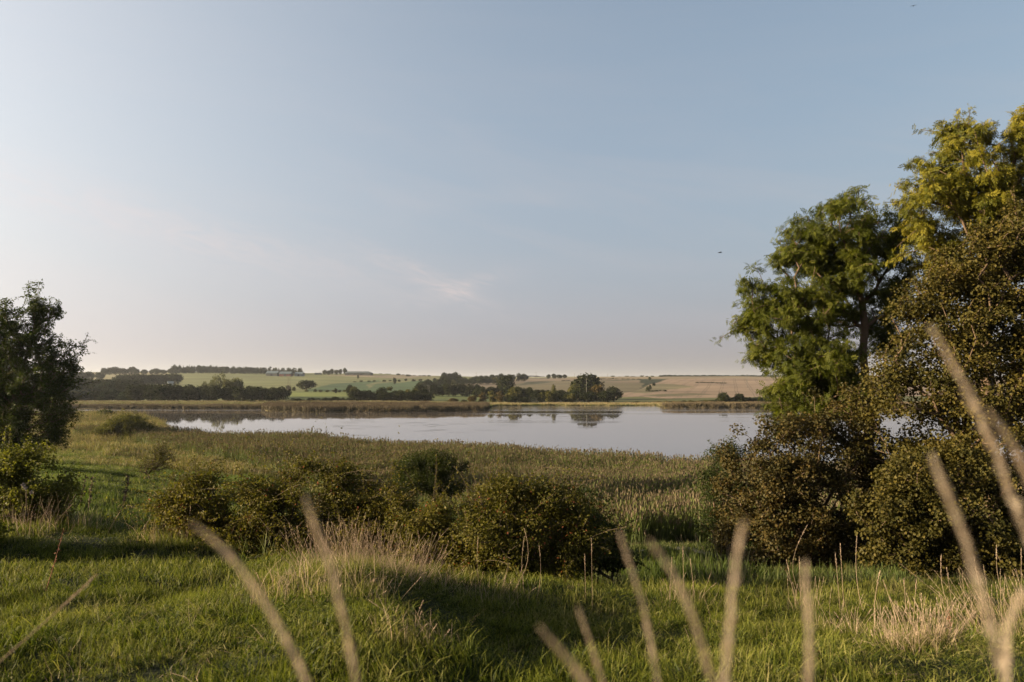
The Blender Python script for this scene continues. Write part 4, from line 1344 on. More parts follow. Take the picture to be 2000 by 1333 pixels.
pole('utility_pole', 'dark pole, left of the pair standing on the pale green field', 562.5, 600, 737.5, .14, 'pole_wood')
pole('utility_pole', 'dark pole, right of the pair standing on the pale green field', 566.5, 600, 739, .12, 'pole_wood')
pole('utility_pole', 'pale pole in front of the dark belt, left one of two', 836, 505, 751.5, .16, 'pale_pole')
pole('utility_pole', 'pale pole in front of the dark belt, right one of two', 838.6, 505, 752.5, .13, 'pale_pole')
pole('utility_pole', 'stout white pole standing out against the tall dome-shaped tree', 1145.5, 424, 739.5, .17, 'pale_pole')
pole('utility_pole', 'slim pale pole in the pink striped field near the ash tree', 1459.5, 720, 731.5, .17, 'pale_pole')
for px, tp in ((930, 728.5), (1047, 727.5), (1122, 729), (1187, 730.5)):
    pole('radio_mast', 'hair-thin mast on the skyline of the brown fields', px, 1700, tp, .3, 'pole_wood', 2, 'thin masts on the skyline')


# ------------------------------------------------------------------ scattered ground cover
def tuft(n, R, H, W, seed, lean=.35, head=False, hv=.35, seg=3, curl=1.0):
    rg = np.random.default_rng(seed)
    V, Q, Hh, T = [], [], [], []
    c = 0
    for i in range(n):
        a, r = rg.uniform(0, 6.28), R * math.sqrt(rg.uniform())
        x, y = r * math.cos(a), r * math.sin(a)
        h = H * rg.uniform(1 - hv, 1 + hv)
        la = rg.uniform(0, 6.28)
        l = lean * h * abs(rg.normal(0, 1)) * .8
        f = rg.uniform(0, 6.28)
        w = W * rg.uniform(.7, 1.3)
        ti = rg.uniform()
        for s in range(seg + 1):
            t = s / seg
            cx = x + math.cos(la) * l * t ** (1 + curl)
            cy = y + math.sin(la) * l * t ** (1 + curl)
            cz = h * (t - .25 * (l / h) * t ** 3) - .02 * H
            ww = w * (1 - t ** 1.6) * .5 + w * .04
            if head and t > .99:
                ww = w * .3
            V += [(cx - ww * math.cos(f), cy - ww * math.sin(f), cz), (cx + ww * math.cos(f), cy + ww * math.sin(f), cz)]
            Hh += [t * (.68 if head else 1)] * 2
            T += [ti] * 2
            if s:
                b = c + 2 * s
                Q.append((b - 2, b - 1, b + 1, b))
        c += 2 * (seg + 1)
        if head and rg.uniform() < head:
            tx, ty, tz = cx, cy, cz
            hl = H * rg.uniform(.10, .17)
            hw = hl * rg.uniform(.18, .3)
            for g in (f, f + 1.57):
                o = l / h * .6
                V += [(tx, ty, tz - hl * .2), (tx + hw * math.cos(g) + math.cos(la) * hl * o * .5, ty + hw * math.sin(g) + math.sin(la) * hl * o * .5, tz + hl * .4),
                      (tx + math.cos(la) * hl * o, ty + math.sin(la) * hl * o, tz + hl), (tx - hw * math.cos(g) + math.cos(la) * hl * o * .5, ty - hw * math.sin(g) + math.sin(la) * hl * o * .5, tz + hl * .4)]
                Hh += [.9] * 4
                T += [ti] * 4
                Q.append((c, c + 1, c + 2, c + 3))
                c += 4
    return np.array(V), np.array(Q), np.array(Hh), np.array(T)


def protos(name, k, mat, **kw):
    out = []
    for i in range(k):
        V, Q, H, T = tuft(seed=hash_(name) + i, **kw)
        o = bpy.data.objects.new(name + '_tuft', new_mesh(name, V, Q, attrs={'h': H, 'tint': T}, mat=MATS[mat], smooth=True))
        out.append(o)
    return out


def hash_(s):
    return sum(ord(c) * (i + 3) for i, c in enumerate(s)) % 9973


def scatter(name, pts, rot, scl, prot):
    n = len(pts)
    pid = RNG.integers(0, len(prot), n).astype(float)
    me = new_mesh(name, pts, attrs={'rot': rot, 'scl': scl, 'pid': pid})
    o = link(name, me)
    g = bpy.data.node_groups.new(name, 'GeometryNodeTree')
    g.interface.new_socket('Geometry', in_out='INPUT', socket_type='NodeSocketGeometry')
    g.interface.new_socket('Geometry', in_out='OUTPUT', socket_type='NodeSocketGeometry')
    gi, go = g.nodes.new('NodeGroupInput'), g.nodes.new('NodeGroupOutput')
    jn = g.nodes.new('GeometryNodeJoinGeometry')

    def attr(nm, ty):
        a = g.nodes.new('GeometryNodeInputNamedAttribute')
        a.data_type = ty
        a.inputs['Name'].default_value = nm
        return a.outputs[0]
    ar, as_, ap = attr('rot', 'FLOAT_VECTOR'), attr('scl', 'FLOAT_VECTOR'), attr('pid', 'FLOAT')
    for i, p in enumerate(prot):
        oi = g.nodes.new('GeometryNodeObjectInfo')
        oi.inputs['Object'].default_value = p
        cm = g.nodes.new('FunctionNodeCompare')
        cm.data_type = 'FLOAT'
        cm.operation = 'EQUAL'
        g.links.new(ap, cm.inputs[0])
        cm.inputs[1].default_value = float(i)
        cm.inputs['Epsilon'].default_value = 0.1
        ip = g.nodes.new('GeometryNodeInstanceOnPoints')
        g.links.new(gi.outputs[0], ip.inputs['Points'])
        g.links.new(cm.outputs[0], ip.inputs['Selection'])
        g.links.new(oi.outputs['Geometry'], ip.inputs['Instance'])
        er = g.nodes.new('FunctionNodeEulerToRotation')
        g.links.new(ar, er.inputs[0])
        g.links.new(er.outputs[0], ip.inputs['Rotation'])
        g.links.new(as_, ip.inputs['Scale'])
        g.links.new(ip.outputs[0], jn.inputs[0])
    g.links.new(jn.outputs[0], go.inputs[0])
    md = o.modifiers.new('scatter', 'NODES')
    md.node_group = g
    tag(o, kind='stuff')
    return o


def area_pts(n, Ya, Yb, pxa, pxb, pad=0.0, power=1.0):
    """random points between two depths and two picture columns (uniform per m2), n per m2"""
    ua, ub = float(xat(pxa)), float(xat(pxb))
    area = (ub - ua) * (Yb ** 2 - Ya ** 2) / 2 + 2 * pad * (Yb - Ya)
    N = int(n * area)
    w = RNG.uniform(0, 1, N)
    Y = np.sqrt(Ya ** 2 + w * (Yb ** 2 - Ya ** 2))
    X = (ua + (ub - ua) * RNG.uniform(0, 1, N)) * Y + RNG.uniform(-pad, pad, N)
    return X, Y


def put(name, X, Y, prot, s0, s1, tilt=.12, hz=None, zoff=0.0):
    n = len(X)
    z = ground(X, Y) + zoff
    s = RNG.uniform(s0, s1, n)
    hz = np.ones(n) if hz is None else hz
    scl = np.stack([s, s, s * hz], 1)
    rot = np.stack([RNG.normal(0, tilt, n), RNG.normal(0, tilt, n), RNG.uniform(0, 6.28, n)], 1)
    return scatter(name, np.stack([X, Y, z], 1), rot, scl, prot)


REED0 = [(-3000, 165), (250, 150), (330, 118), (500, 92), (700, 64), (900, 52), (1050, 42), (1150, 36), (1300, 33), (3500, 33)]
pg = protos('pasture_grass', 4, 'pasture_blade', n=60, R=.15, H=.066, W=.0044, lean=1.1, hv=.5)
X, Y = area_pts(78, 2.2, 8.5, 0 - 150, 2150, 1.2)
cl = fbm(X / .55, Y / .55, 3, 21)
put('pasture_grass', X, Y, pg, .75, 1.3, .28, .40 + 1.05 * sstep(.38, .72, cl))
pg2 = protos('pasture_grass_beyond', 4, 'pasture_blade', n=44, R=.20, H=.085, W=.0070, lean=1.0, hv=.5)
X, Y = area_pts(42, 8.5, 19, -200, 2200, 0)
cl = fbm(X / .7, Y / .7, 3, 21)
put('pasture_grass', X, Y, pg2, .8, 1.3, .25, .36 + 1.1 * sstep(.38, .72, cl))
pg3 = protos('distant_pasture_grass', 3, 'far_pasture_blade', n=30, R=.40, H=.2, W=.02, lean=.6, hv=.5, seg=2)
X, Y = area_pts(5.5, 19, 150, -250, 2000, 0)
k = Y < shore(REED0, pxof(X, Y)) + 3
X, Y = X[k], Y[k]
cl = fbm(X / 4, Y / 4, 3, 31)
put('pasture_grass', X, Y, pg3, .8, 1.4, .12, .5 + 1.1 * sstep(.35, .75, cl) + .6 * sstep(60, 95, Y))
# coarse tufts the grazing animals leave standing
ct = protos('coarse_tuft', 4, 'pasture_blade', n=70, R=.10, H=.15, W=.0048, lean=.9, hv=.5, seg=4)
X, Y = area_pts(2.6, 3.2, 16, -150, 2100, .5)
k = fbm(X / 1.6, Y / 1.6, 3, 57) > .47
put('coarse_grass', X[k], Y[k], ct, .6, 1.35, .2)
# flattened dead blades lying in the turf
dt = protos('dead_thatch', 3, 'dry_blade', n=9, R=.12, H=.10, W=.0018, lean=2.4, hv=.5)
X, Y = area_pts(7, 3.0, 14, -100, 2100, 0)
cl = fbm(X / .9, Y / .9, 3, 77)
k = cl > .52
put('dead_grass', X[k], Y[k], dt, .7, 1.5, .3)
bw = protos('broadleaf_weed', 3, 'pasture_blade', n=12, R=.05, H=.055, W=.009, lean=1.1, hv=.4)
X, Y = area_pts(3, 3.0, 13, -100, 2100, 0)
cl = fbm(X / 1.3, Y / 1.3, 2, 91)
k = cl > .55
put('meadow_weeds', X[k], Y[k], bw, .7, 1.5, .2)
# rank grass and herbs round the scrub and in the hollow behind the crest
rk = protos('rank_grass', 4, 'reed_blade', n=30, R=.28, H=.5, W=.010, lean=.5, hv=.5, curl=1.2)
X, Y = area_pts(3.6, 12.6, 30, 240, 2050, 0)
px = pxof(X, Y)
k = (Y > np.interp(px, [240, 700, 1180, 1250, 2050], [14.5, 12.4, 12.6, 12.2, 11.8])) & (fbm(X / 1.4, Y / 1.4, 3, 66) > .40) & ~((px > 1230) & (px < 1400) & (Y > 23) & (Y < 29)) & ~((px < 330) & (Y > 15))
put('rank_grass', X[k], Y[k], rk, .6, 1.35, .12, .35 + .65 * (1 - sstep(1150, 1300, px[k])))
# reeds along the near shore
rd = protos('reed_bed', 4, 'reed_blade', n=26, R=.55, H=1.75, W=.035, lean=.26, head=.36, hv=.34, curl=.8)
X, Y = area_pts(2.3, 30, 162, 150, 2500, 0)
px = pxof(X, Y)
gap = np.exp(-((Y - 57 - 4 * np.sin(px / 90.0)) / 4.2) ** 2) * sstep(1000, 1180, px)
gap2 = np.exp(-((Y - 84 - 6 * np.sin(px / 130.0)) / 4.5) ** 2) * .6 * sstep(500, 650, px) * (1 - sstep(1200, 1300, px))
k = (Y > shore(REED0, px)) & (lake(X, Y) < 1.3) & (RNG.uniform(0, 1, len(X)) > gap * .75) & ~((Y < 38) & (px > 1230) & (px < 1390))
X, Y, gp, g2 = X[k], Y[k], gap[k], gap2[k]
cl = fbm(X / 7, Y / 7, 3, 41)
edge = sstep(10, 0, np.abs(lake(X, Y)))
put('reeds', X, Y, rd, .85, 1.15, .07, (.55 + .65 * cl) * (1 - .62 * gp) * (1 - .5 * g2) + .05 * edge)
# sedge meadow at the left and on the spit
sg = protos('sedge_meadow', 4, 'sedge_blade', n=28, R=.7, H=.8, W=.04, lean=.35, head=.5, hv=.35, seg=2)
X, Y = area_pts(1.3, 66, 245, -350, 760, 0)
px = pxof(X, Y)
k = (Y > np.interp(px, [-400, 100, 400, 760], [80, 76, 82, 62])) & ((Y < shore(REED0, px) + 60) | (px < 345)) & (lake(X, Y) < 1.0)
X, Y = X[k], Y[k]
cl = fbm(X / 16, Y / 5, 3, 51)
put('sedge', X, Y, sg, .8, 1.3, .08, .35 + 1.1 * sstep(.35, .75, cl) + .9 * sstep(190, 215, Y))
# reeds along the far shore
fr = protos('far_reed_bed', 4, 'far_reed_blade', n=34, R=1.1, H=1.75, W=.10, lean=.15, head=.6, hv=.2, seg=2)
xs, ys = [], []
for (a, b_, ya, yb, dn) in ((-300, 530, 322, 344, .55), (520, 960, 284, 352, .5), (1286, 2600, 332, 352, .55)):
    X, Y = area_pts(dn, ya, yb, a, b_)
    xs.append(X); ys.append(Y)
X, Y = np.concatenate(xs), np.concatenate(ys)
k = (lake(X, Y) < 1.2)
X, Y = X[k], Y[k]
put('far_reeds', X, Y, fr, .85, 1.15, .05, (.75 + .4 * fbm(X / 6, Y / 6, 2, 61)) * (.62 + .38 * sstep(500, 540, pxof(X, Y))))
fs = protos('far_bank_grass', 3, 'sedge_blade', n=30, R=1.3, H=.8, W=.14, lean=.2, hv=.3, seg=2)
X, Y = area_pts(.42, 345, 396, -300, 2200)
k = lake(X, Y) < .3
k2 = k & (pxof(X, Y) > 960)
put('far_bank_grass', X[k2], Y[k2], fs, .8, 1.3, .05)
fs2 = protos('far_bank_herbs', 3, 'reed_blade', n=30, R=1.3, H=.8, W=.14, lean=.2, hv=.3, seg=2)
k2 = k & (pxof(X, Y) <= 960)
put('far_bank_grass', X[k2], Y[k2], fs2, .8, 1.3, .05)


# ------------------------------------------------------------------ tussocks and stalks
def stalk_mesh(pts, r0, head_len, head_w, rg, spik=36, a=None, mat='dry_blade'):
    """a dry grass stalk: bent culm, a bristly flower head at its tip"""
    own = a is None
    a = a or Acc()
    pts = np.asarray(pts, float)
    n = len(pts)
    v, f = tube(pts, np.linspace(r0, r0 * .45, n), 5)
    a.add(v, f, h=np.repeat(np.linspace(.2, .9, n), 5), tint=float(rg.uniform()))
    seg = np.linalg.norm(np.diff(pts, axis=0), axis=1)
    L = np.concatenate([[0], np.cumsum(seg)])
    tot = L[-1]
    if head_len > 0:
        s = rg.uniform(tot - head_len, tot, spik)
        f_ = (s - (tot - head_len)) / head_len
        c = np.stack([np.interp(s, L, pts[:, k]) for k in range(3)], 1)
        d = pts[-1] - pts[-3]
        d = d / np.linalg.norm(d)
        env = head_w * rg.uniform(.45, 1.25, spik) * (.55 + .75 * vnoise(s * 75, s * 0 + 2.0, int(rg.integers(1, 99)))) * (.35 + .65 * np.sin(np.clip(f_ * .9 + .12, 0, 1) * math.pi) ** .7)
        an = rg.uniform(0, 6.28, spik)
        u = np.cross(d, [0.3, .9, .2]); u /= np.linalg.norm(u)
        w = np.cross(d, u)
        o = u * np.cos(an)[:, None] + w * np.sin(an)[:, None]
        l = head_w * rg.uniform(1.6, 2.8, spik)
        tip = c + o * env[:, None] + d * l[:, None]
        mid = c + o * env[:, None] * .75 + d * l[:, None] * .45
        sd = np.cross(o, d) * (head_w * .38)
        V = np.stack([c, mid - sd, tip, mid + sd], 1).reshape(-1, 3)
        Q = np.arange(spik * 4).reshape(-1, 4)
        a.add(V, Q, h=1.0, tint=np.repeat(rg.uniform(0, 1, spik), 4))
    if own:
        return a.mesh('stalk', MATS[mat])
    return a


def curve_pts(p0, p1, bend, n=8):
    p0, p1 = np.asarray(p0, float), np.asarray(p1, float)
    t = np.linspace(0, 1, n)[:, None]
    return p0 + (p1 - p0) * t + np.asarray(bend) * np.sin(t * math.pi * .5 + .0) * (1 - t) * 2


def tussock(name, label, px, Y, R, n_dry, H, n_green, Hg, lean=(0, 0), head=.05, seed=0, tw=.0035):
    rg = np.random.default_rng(seed)
    b = gpt(px, Y)
    r = thing(name, b, label, 'grass tussock')
    a = Acc()
    for i in range(n_dry):
        an, rr = rg.uniform(0, 6.28), R * math.sqrt(rg.uniform())
        x, y = rr * math.cos(an), rr * math.sin(an) * .7
        z = float(ground(b[0] + x, b[1] + y)) - b[2] - .02
        h = H * rg.uniform(.45, 1.15)
        l = rg.normal(0, .22, 2) * h + np.array(lean) * h + np.array([x, y]) * .35
        pts = curve_pts((x, y, z), (x + l[0], y + l[1], z + h), (rg.normal(0, .04), 0, .06 * h), 7)
        stalk_mesh(pts, .0016, h * .28 if rg.uniform() < .55 else 0, .006, rg, 14, a)
    link('dry_stalks', a.mesh('dry_stalks', MATS['dry_blade']), r)
    V, Q, Hh, T = tuft(n_green, R * .9, Hg * .8, tw * 1.5, seed + 5, .85, hv=.4, seg=4)
    V[:, 2] += ground(b[0] + V[:, 0], b[1] + V[:, 1]) - b[2]
    link('green_blades', new_mesh('green_blades', V, Q, attrs={'h': Hh, 'tint': T}, mat=MATS['tussock_blade'], smooth=True), r)
    V, Q, Hh, T = tuft(n_green // 5, R * 1.0, Hg * 1.25, tw * 1.2, seed + 6, .9, hv=.5, seg=4)
    V[:, 2] += ground(b[0] + V[:, 0], b[1] + V[:, 1]) - b[2]
    link('dead_blades', new_mesh('dead_blades', V, Q, attrs={'h': Hh, 'tint': T}, mat=MATS['dry_blade'], smooth=True), r)
    return r


tussock('grass_tussock', 'broad tussock of pinkish dry grass stems on the mound left of centre', 710, 8.1, .62, 230, .52, 1100, .20, (.05, 0), seed=1)
tussock('grass_tussock', 'messy long grass on the near slope of the mound', 640, 6.5, .6, 40, .32, 1200, .20, (.1, -.1), seed=2)
tussock('grass_tussock', 'upright dry stems against the shadow of the rose bush', 775, 8.9, .6, 130, .46, 500, .2, (.02, 0), seed=3)
tussock('grass_tussock', 'fanned dry tussock with a green heart at the lower right', 1790, 5.3, .24, 150, .36, 700, .18, (0, 0), seed=4)
tussock('grass_tussock', 'tall dry tussock leaning left at the right edge', 1965, 6.6, .28, 120, .62, 300, .22, (-.28, 0), seed=5)
tussock('grass_tussock', 'small bunch of upright dry stems in front of the reddish hawthorn', 1565, 8.6, .18, 26, .45, 120, .16, (0, 0), seed=6)
tussock('grass_tussock', 'sparse dry bunch on the bank below the central bramble', 960, 9.3, .5, 34, .36, 420, .17, (.1, 0), seed=7)
tussock('grass_tussock', 'few dry stems on the bank left of the sandy track', 1325, 9.0, .3, 18, .40, 200, .16, (0, 0), seed=8)
tussock('grass_tussock', 'wispy pale grass by the edge of the dark hawthorn foot', 1392, 13.5, .45, 50, 1.05, 200, .3, (-.1, 0), seed=9, tw=.006)
tussock('grass_tussock', 'pale tall grass at the right foot of the left bramble', 165, 15.5, .7, 80, .6, 500, .32, (.1, 0), seed=10, tw=.006)
tussock('grass_tussock', 'dry grass in front of the left bramble', 55, 14.2, .6, 60, .7, 300, .3, (.1, 0), seed=11, tw=.006)
tussock('grass_tussock', 'dry grass at the left foot of the rose bush', 330, 14.0, .5, 40, .6, 300, .28, (.1, 0), seed=12, tw=.006)
tussock('grass_tussock', 'low dry tuft near the right end of the grassy bank', 1650, 6.8, .3, 26, .35, 350, .15, (.1, 0), seed=13)
tussock('grass_tussock', 'rough tuft at the bottom centre of the meadow', 830, 4.6, .3, 14, .22, 420, .14, (.1, 0), seed=14)

STALKS = [  # column and row of the root, column and row of the tip, depth, bend
    (991, 1128, 1024, 1031, 9.4, -.06, 'arching dry stalk against the black foot of the central bramble'),
    (1028, 1132, 1024, 1049, 9.2, .02, 'straight dry stalk right of the arching one by the central bramble'),
    (1046, 1130, 1053, 1067, 9.3, -.02, 'short leaning stalk in front of the central bramble'),
    (1155, 1143, 1155, 1053, 9.0, 0, 'tallest straight stalk at the right foot of the central bramble'),
    (1142, 1142, 1142, 1082, 9.2, 0, 'short stalk just left of the straight one by the central bramble'),
    (946, 1130, 934, 1049, 9.2, .02, 'left-leaning stalk under the centre of the bramble'),
    (1304, 1172, 1310, 1089, 8.6, 0, 'dry stalk on the bank nearest the sandy track'),
    (1332, 1160, 1335, 1071, 8.9, 0, 'tall thin stalk right below the sandy track'),
    (1354, 1160, 1348, 1093, 8.9, 0, 'short thin stalk right of the one below the track'),
    (1557, 1168, 1559, 1089, 8.7, 0, 'brown stalk in the row before the reddish hawthorn'),
    (1551, 1172, 1537, 1096, 8.6, 0, 'slightly left-leaning stalk before the reddish hawthorn'),
    (1607, 1152, 1572, 1026, 9.0, .09, 'long arching stalk curving left before the dark trees'),
    (1633, 1190, 1630, 1080, 8.3, 0, 'upright stalk before the dark gap in the trees'),
    (1640, 1176, 1642, 1064, 8.4, 0, 'tall upright stalk before the dark gap in the trees'),
    (1680, 1152, 1673, 1046, 9.0, .02, 'thin pale stalk right of the dark gap'),
    (1702, 1250, 1718, 1118, 6.6, .02, 'long stout stalk rising from the lower right meadow'),
    (1744, 1198, 1722, 1132, 8.0, 0, 'left-leaning stalk behind the fanned tussock'),
    (1771, 1198, 1787, 1132, 8.0, 0, 'right-leaning stalk behind the fanned tussock'),
    (1760, 1172, 1760, 1130, 8.5, 0, 'short stalk between the two leaning ones'),
    (1851, 1176, 1851, 1111, 8.4, 0, 'upright stalk left of the right edge tussock'),
    (1880, 1210, 1836, 1083, 7.8, .05, 'arching stalk left of the right edge tussock'),
    (1974, 1162, 1948, 1067, 8.6, .04, 'bent stalk behind the right edge tussock'),
    (1981, 1166, 1992, 1071, 8.5, 0, 'stalk closest to the right edge'),
    (370, 1052, 370, 990, 13.6, 0, 'single pale stalk before the left part of the rose bush'),
    (650, 1120, 640, 1022, 9.4, .02, 'stalk rising left of the mound tussock'),
    (210, 1068, 232, 1002, 13.2, .02, 'pale stalk leaning right on the left bank'),
    (40, 1075, 39, 1052, 13.2, 0, 'short stalk on the left bank ledge')]
for i, (a_, b_, c_, d_, Yd, bd, lb) in enumerate(STALKS):
    rg = np.random.default_rng(300 + i)
    g = gpt(a_, Yd)
    tip = P(c_, d_, Yd)
    hgt = max(.15, tip[2] - g[2])
    pts = curve_pts((0, 0, -.02), (tip[0] - g[0], RNG.normal(0, .03), hgt), (-bd * 4 * hgt, 0, .04), 9)
    o = link('dry_stalk', stalk_mesh(pts, .0028, hgt * .22, .0085, rg, 30), None, tuple(g))
    tag(o, lb, 'grass stalk')

# blurred flowering stalks right in front of the camera: (picture points from tip down), depth, head width
CLOSE = [
    ([(1828, 655), (1862, 710), (1905, 790), (1950, 890), (1985, 990), (2030, 1100)], .50, .0062, 'thick blurred grass head rising highest at the right edge'),
    ([(1940, 815), (1975, 860), (2010, 925), (2050, 1010)], .48, .0065, 'blurred grass head beside the highest one, cut by the right edge'),
    ([(1826, 905), (1862, 990), (1898, 1090), (1925, 1180), (1965, 1333)], .47, .0060, 'long blurred grass head in the lower right corner, below the highest'),
    ([(1995, 1165), (1975, 1200), (1960, 1240), (1962, 1340)], .50, .0052, 'short blurred tip at the right edge near the long low head'),
    ([(1574, 1112), (1577, 1180), (1583, 1240), (1582, 1300), (1580, 1400)], .50, .0052, 'upright blurred grass head in front of the lower right meadow'),
    ([(1450, 1035), (1438, 1100), (1428, 1180), (1424, 1250), (1415, 1320), (1410, 1420)], .47, .0055, 'vertical blurred grass head, widest one right of centre'),
    ([(1275, 1065), (1310, 1110), (1342, 1170), (1368, 1240), (1395, 1333)], .48, .0046, 'blurred grass head slanting right, left of the vertical one'),
    ([(1211, 1045), (1230, 1100), (1256, 1180), (1274, 1260), (1288, 1340)], .60, .0042, 'slim blurred stalk with knots, tip beside the sandy track'),
    ([(1130, 1190), (1148, 1240), (1168, 1300), (1182, 1345)], .62, .0036, 'short slim blurred stalk at the bottom centre'),
    ([(1066, 1238), (1095, 1270), (1130, 1310), (1160, 1350)], .46, .0050, 'lowest blurred grass head at the bottom centre, slanting right'),
    ([(600, 985), (622, 1045), (648, 1110), (662, 1170), (684, 1250), (700, 1345)], .50, .0050, 'blurred grass head in front of the pinkish tussock'),
    ([(385, 1030), (425, 1058), (474, 1110), (530, 1190), (575, 1270), (610, 1345)], .48, .0048, 'blurred grass head arching left, in front of the left meadow'),
]
for i, (pp, Yd, hw, lb) in enumerate(CLOSE):
    rg = np.random.default_rng(500 + i)
    q = np.array([P(px_, py_, Yd + .004 * k) for k, (px_, py_) in enumerate(pp)])[::-1]
    d = q[0] - q[1]
    d = d / np.linalg.norm(d)
    foot = q[0] + d * .35
    foot[2] = q[0][2] - .45
    gz = float(ground(foot[0] + .1, .5))
    base = np.array([foot[0] + .08 * np.sign(d[0]), Yd + .05, gz - .03])
    ctl = np.concatenate([[base, base * .5 + foot * .5 + (0, .01, .05), foot], q])
    # smooth resample
    tt = np.linspace(0, len(ctl) - 1, 46)
    cp = np.stack([np.interp(tt, range(len(ctl)), ctl[:, k]) for k in range(3)], 1)
    for _ in range(6):
        cp[1:-1] = cp[1:-1] * .5 + (cp[:-2] + cp[2:]) * .25
    hl = float(np.linalg.norm(np.diff(q, axis=0), axis=1).sum()) * .98
    o = link('flowering_grass', stalk_mesh(cp - base, .0012, hl, hw * .52, rg, 190, mat='seed_head'), None, tuple(base))
    tag(o, lb, 'grass stalk')
# thin bent blade crossing the lower left, a little farther away
q = np.array([P(185, 1126, 1.55), P(145, 1165, 1.5), P(105, 1200, 1.45), P(55, 1245, 1.4), P(-10, 1300, 1.35), P(-80, 1370, 1.3)])[::-1]
base = np.array([q[0][0] - .35, 1.3, float(ground(q[0][0] - .35, 1.3))])
cp = np.concatenate([[base, q[0] * .5 + base * .5 + (-.05, 0, .1)], q])
tt = np.linspace(0, len(cp) - 1, 30)
cp = np.stack([np.interp(tt, range(len(cp)), cp[:, k]) for k in range(3)], 1)
for _ in range(4):
    cp[1:-1] = cp[1:-1] * .5 + (cp[:-2] + cp[2:]) * .25
tag(link('flowering_grass', stalk_mesh(cp - base, .0014, .10, .0032, np.random.default_rng(77), 120), None, tuple(base)), 'slender straw stalk slanting across the lower left corner', 'grass stalk')


def dock(label, px, py, tx, ty, Y, mat='red_stem', seed=0, dens=40, cat='weed', name='dock_plant'):
    rg = np.random.default_rng(seed)
    g = gpt(px, Y)
    tip = P(tx, ty, Y)
    pts = curve_pts((0, 0, -.03), (tip[0] - g[0], 0, tip[2] - g[2]), (rg.normal(0, .02), 0, .0), 9)
    h = tip[2] - g[2]
    r = thing(name, g, label, cat)
    v, f = tube(pts, np.linspace(.006, .002, 9) * Y / 9, 6)
    link('stem', new_mesh('stem', v, f, mat=MATS[mat], smooth=True), r)
    s = rg.uniform(.35, 1.0, dens)
    c = np.stack([np.interp(s, np.linspace(0, 1, 9), pts[:, k]) for k in range(3)], 1) + rg.normal(0, .006 * Y / 9, (dens, 3))
    o = rg.normal(0, 1, (dens, 3)); o[:, 2] = abs(o[:, 2]); o /= np.linalg.norm(o, axis=1)[:, None]
    V, Q, T = leaves(c, o, .028 * Y / 9, 'oval', .5, .3, .8, .1)
    link('seeds', new_mesh('seeds', V, Q, attrs={'tint': T}, mat=MATS[mat]), r)
    return r


dock('tall red-brown dock stem leaning right on the lit grass at the left', 97, 1172, 125, 1032, 8.2, seed=1)
dock('rusty dock spike poking above the rose bush', 556, 975, 553, 922, 15.0, seed=2, dens=60)
dock('short rusty dock spike behind the fanned tussock at the right', 1835, 1240, 1850, 1192, 6.4, seed=3, dens=50)
dock('dark dead thistle on the pasture right of the left bramble', 160, 985, 167, 932, 27.0, 'bark', 4, 60, name='thistle')
dock('second dark dead thistle, right of the first on the pasture', 178, 982, 181, 930, 26.0, 'bark', 5, 60, name='thistle')
dock('bushy dark thistle alone in the middle of the left pasture', 243, 975, 250, 930, 30.0, 'bark', 6, 120, name='thistle')
dock('low dark thistle at the left of the pasture gap', 140, 990, 138, 955, 24.0, 'bark', 7, 80, name='thistle')
dock('red-leaved shoot at the right shoulder of the central bramble', 1180, 1010, 1172, 985, 15.2, seed=8, dens=50)
dock('rusty stem in front of the left of the fanned tussock', 1592, 1333, 1600, 1270, 5.0, seed=9, dens=60)
# thistledown
r = thing('thistle', gpt(52, 14.6), 'thistle with fluffy white seed heads before the left bramble', 'weed')
g = gpt(52, 14.6)
tp = P(52, 955, 14.6) - g
v, f = tube([(0, 0, -.02), (tp[0] * .5 + .03, 0, tp[2] * .5), (tp[0], 0, tp[2])], [.012, .008, .005], 6)
link('stem', new_mesh('stem', v, f, mat=MATS['twig'], smooth=True), r)
for k in range(4):
    c = tp + np.array([RNG.normal(0, .05), 0, RNG.normal(0, .04)])
    n = 70
    o = RNG.normal(0, 1, (n, 3)); o /= np.linalg.norm(o, axis=1)[:, None]
    V, Q, T = leaves(np.tile(c, (n, 1)), o, .045, 'simple', .2, 0, .4, 0)
    link('seed_head', new_mesh('seed_head', V, Q, attrs={'tint': T}, mat=MATS['thistledown']), r)


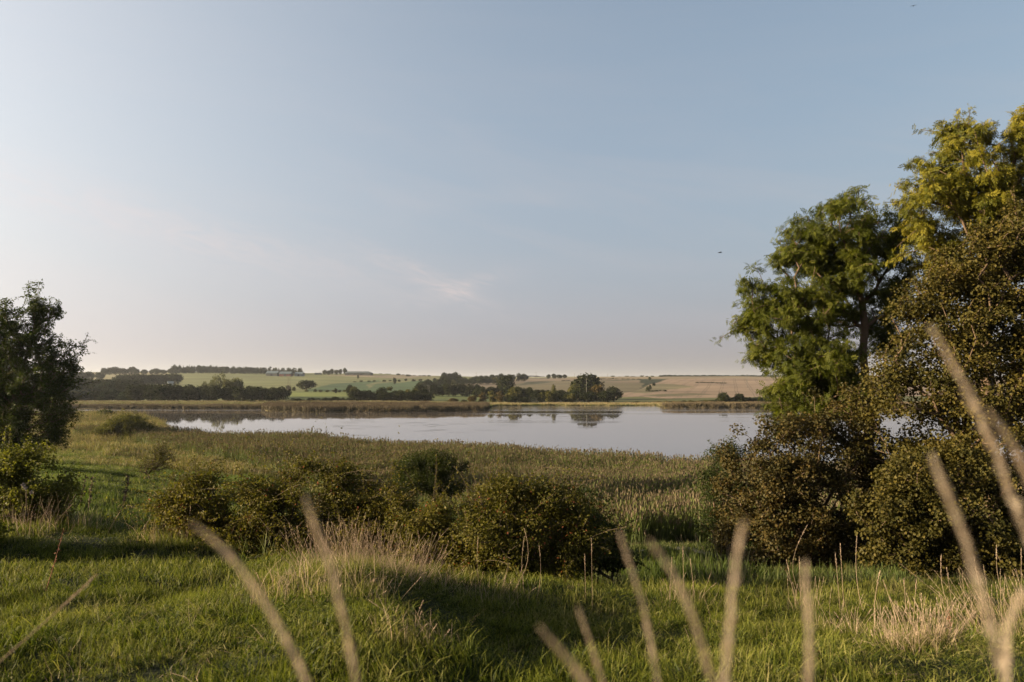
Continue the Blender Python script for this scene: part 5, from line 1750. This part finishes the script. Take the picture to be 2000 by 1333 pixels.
# ------------------------------------------------------------------ birds
def bird(label, px, py, Y, size, mat='bird_feather', swim=False, rz=0.0):
    r = thing('bird', P(px, py, Y) if not swim else gpt(px, Y), label, 'bird', None, rz)
    if swim:
        r.location[2] = 0.0
    s = size
    pts = [(-.5, 0, .0), (-.38, 0, .02), (-.15, 0, .05), (.1, 0, .05), (.3, 0, .03), (.42, 0, .05), (.52, 0, .04), (.6, 0, .03)]
    if swim:
        pts = [(-.5, 0, .12), (-.38, 0, .10), (-.1, 0, .12), (.15, 0, .12), (.3, 0, .16), (.36, 0, .38), (.42, 0, .5), (.52, 0, .48)]
    rad = np.array([.02, .05, .10, .11, .07, .055, .05, .008]) * (1.5 if swim else 1)
    v, f = tube(np.array(pts) * s, rad * s, 8)
    link('body', new_mesh('body', v, f, mat=MATS[mat], smooth=True), r)
    for sd in (-1, 1):
        if swim:
            V = np.array([[.12, sd * .14, .2], [-.3, sd * .12, .22], [-.55, sd * .05, .2], [-.2, sd * .17, .1]]) * s
            V = np.concatenate([V, V + (0, sd * .03 * s, -.01)])
            Fq = np.array([[0, 1, 2, 3], [7, 6, 5, 4]])
        else:
            V = np.array([[.15, sd * .05, .07], [-.15, sd * .05, .06], [.22, sd * .42, .20], [-.08, sd * .42, .17], [.02, sd * .95, .12], [-.1, sd * .85, .10]]) * s
            V = np.concatenate([V, V - (0, 0, .012 * s)])
            Fq = np.array([[0, 1, 3, 2], [2, 3, 5, 4], [6, 8, 9, 7], [8, 10, 11, 9], [0, 2, 8, 6], [2, 4, 10, 8], [1, 7, 9, 3], [3, 9, 11, 5]])
        link('wing', new_mesh('wing', V, Fq, mat=MATS[mat]), r)
    return r


bird('small dark bird in flight left of the green ash tree', 1406, 494, 60, .34, rz=.2)
bird('small dark bird flying high at the upper right', 1784, 12, 55, .24, rz=1.1)
bird('tiny dark bird over the wispy cloud', 798, 508, 90, .18, rz=.4)
bird('white water bird in front of the right far reeds', 1337, 0, 338, .6, 'white_feather', True, .3)
bird('white water bird near the green bank right of the tall dome', 1267, 0, 362, .45, 'white_feather', True, .8)
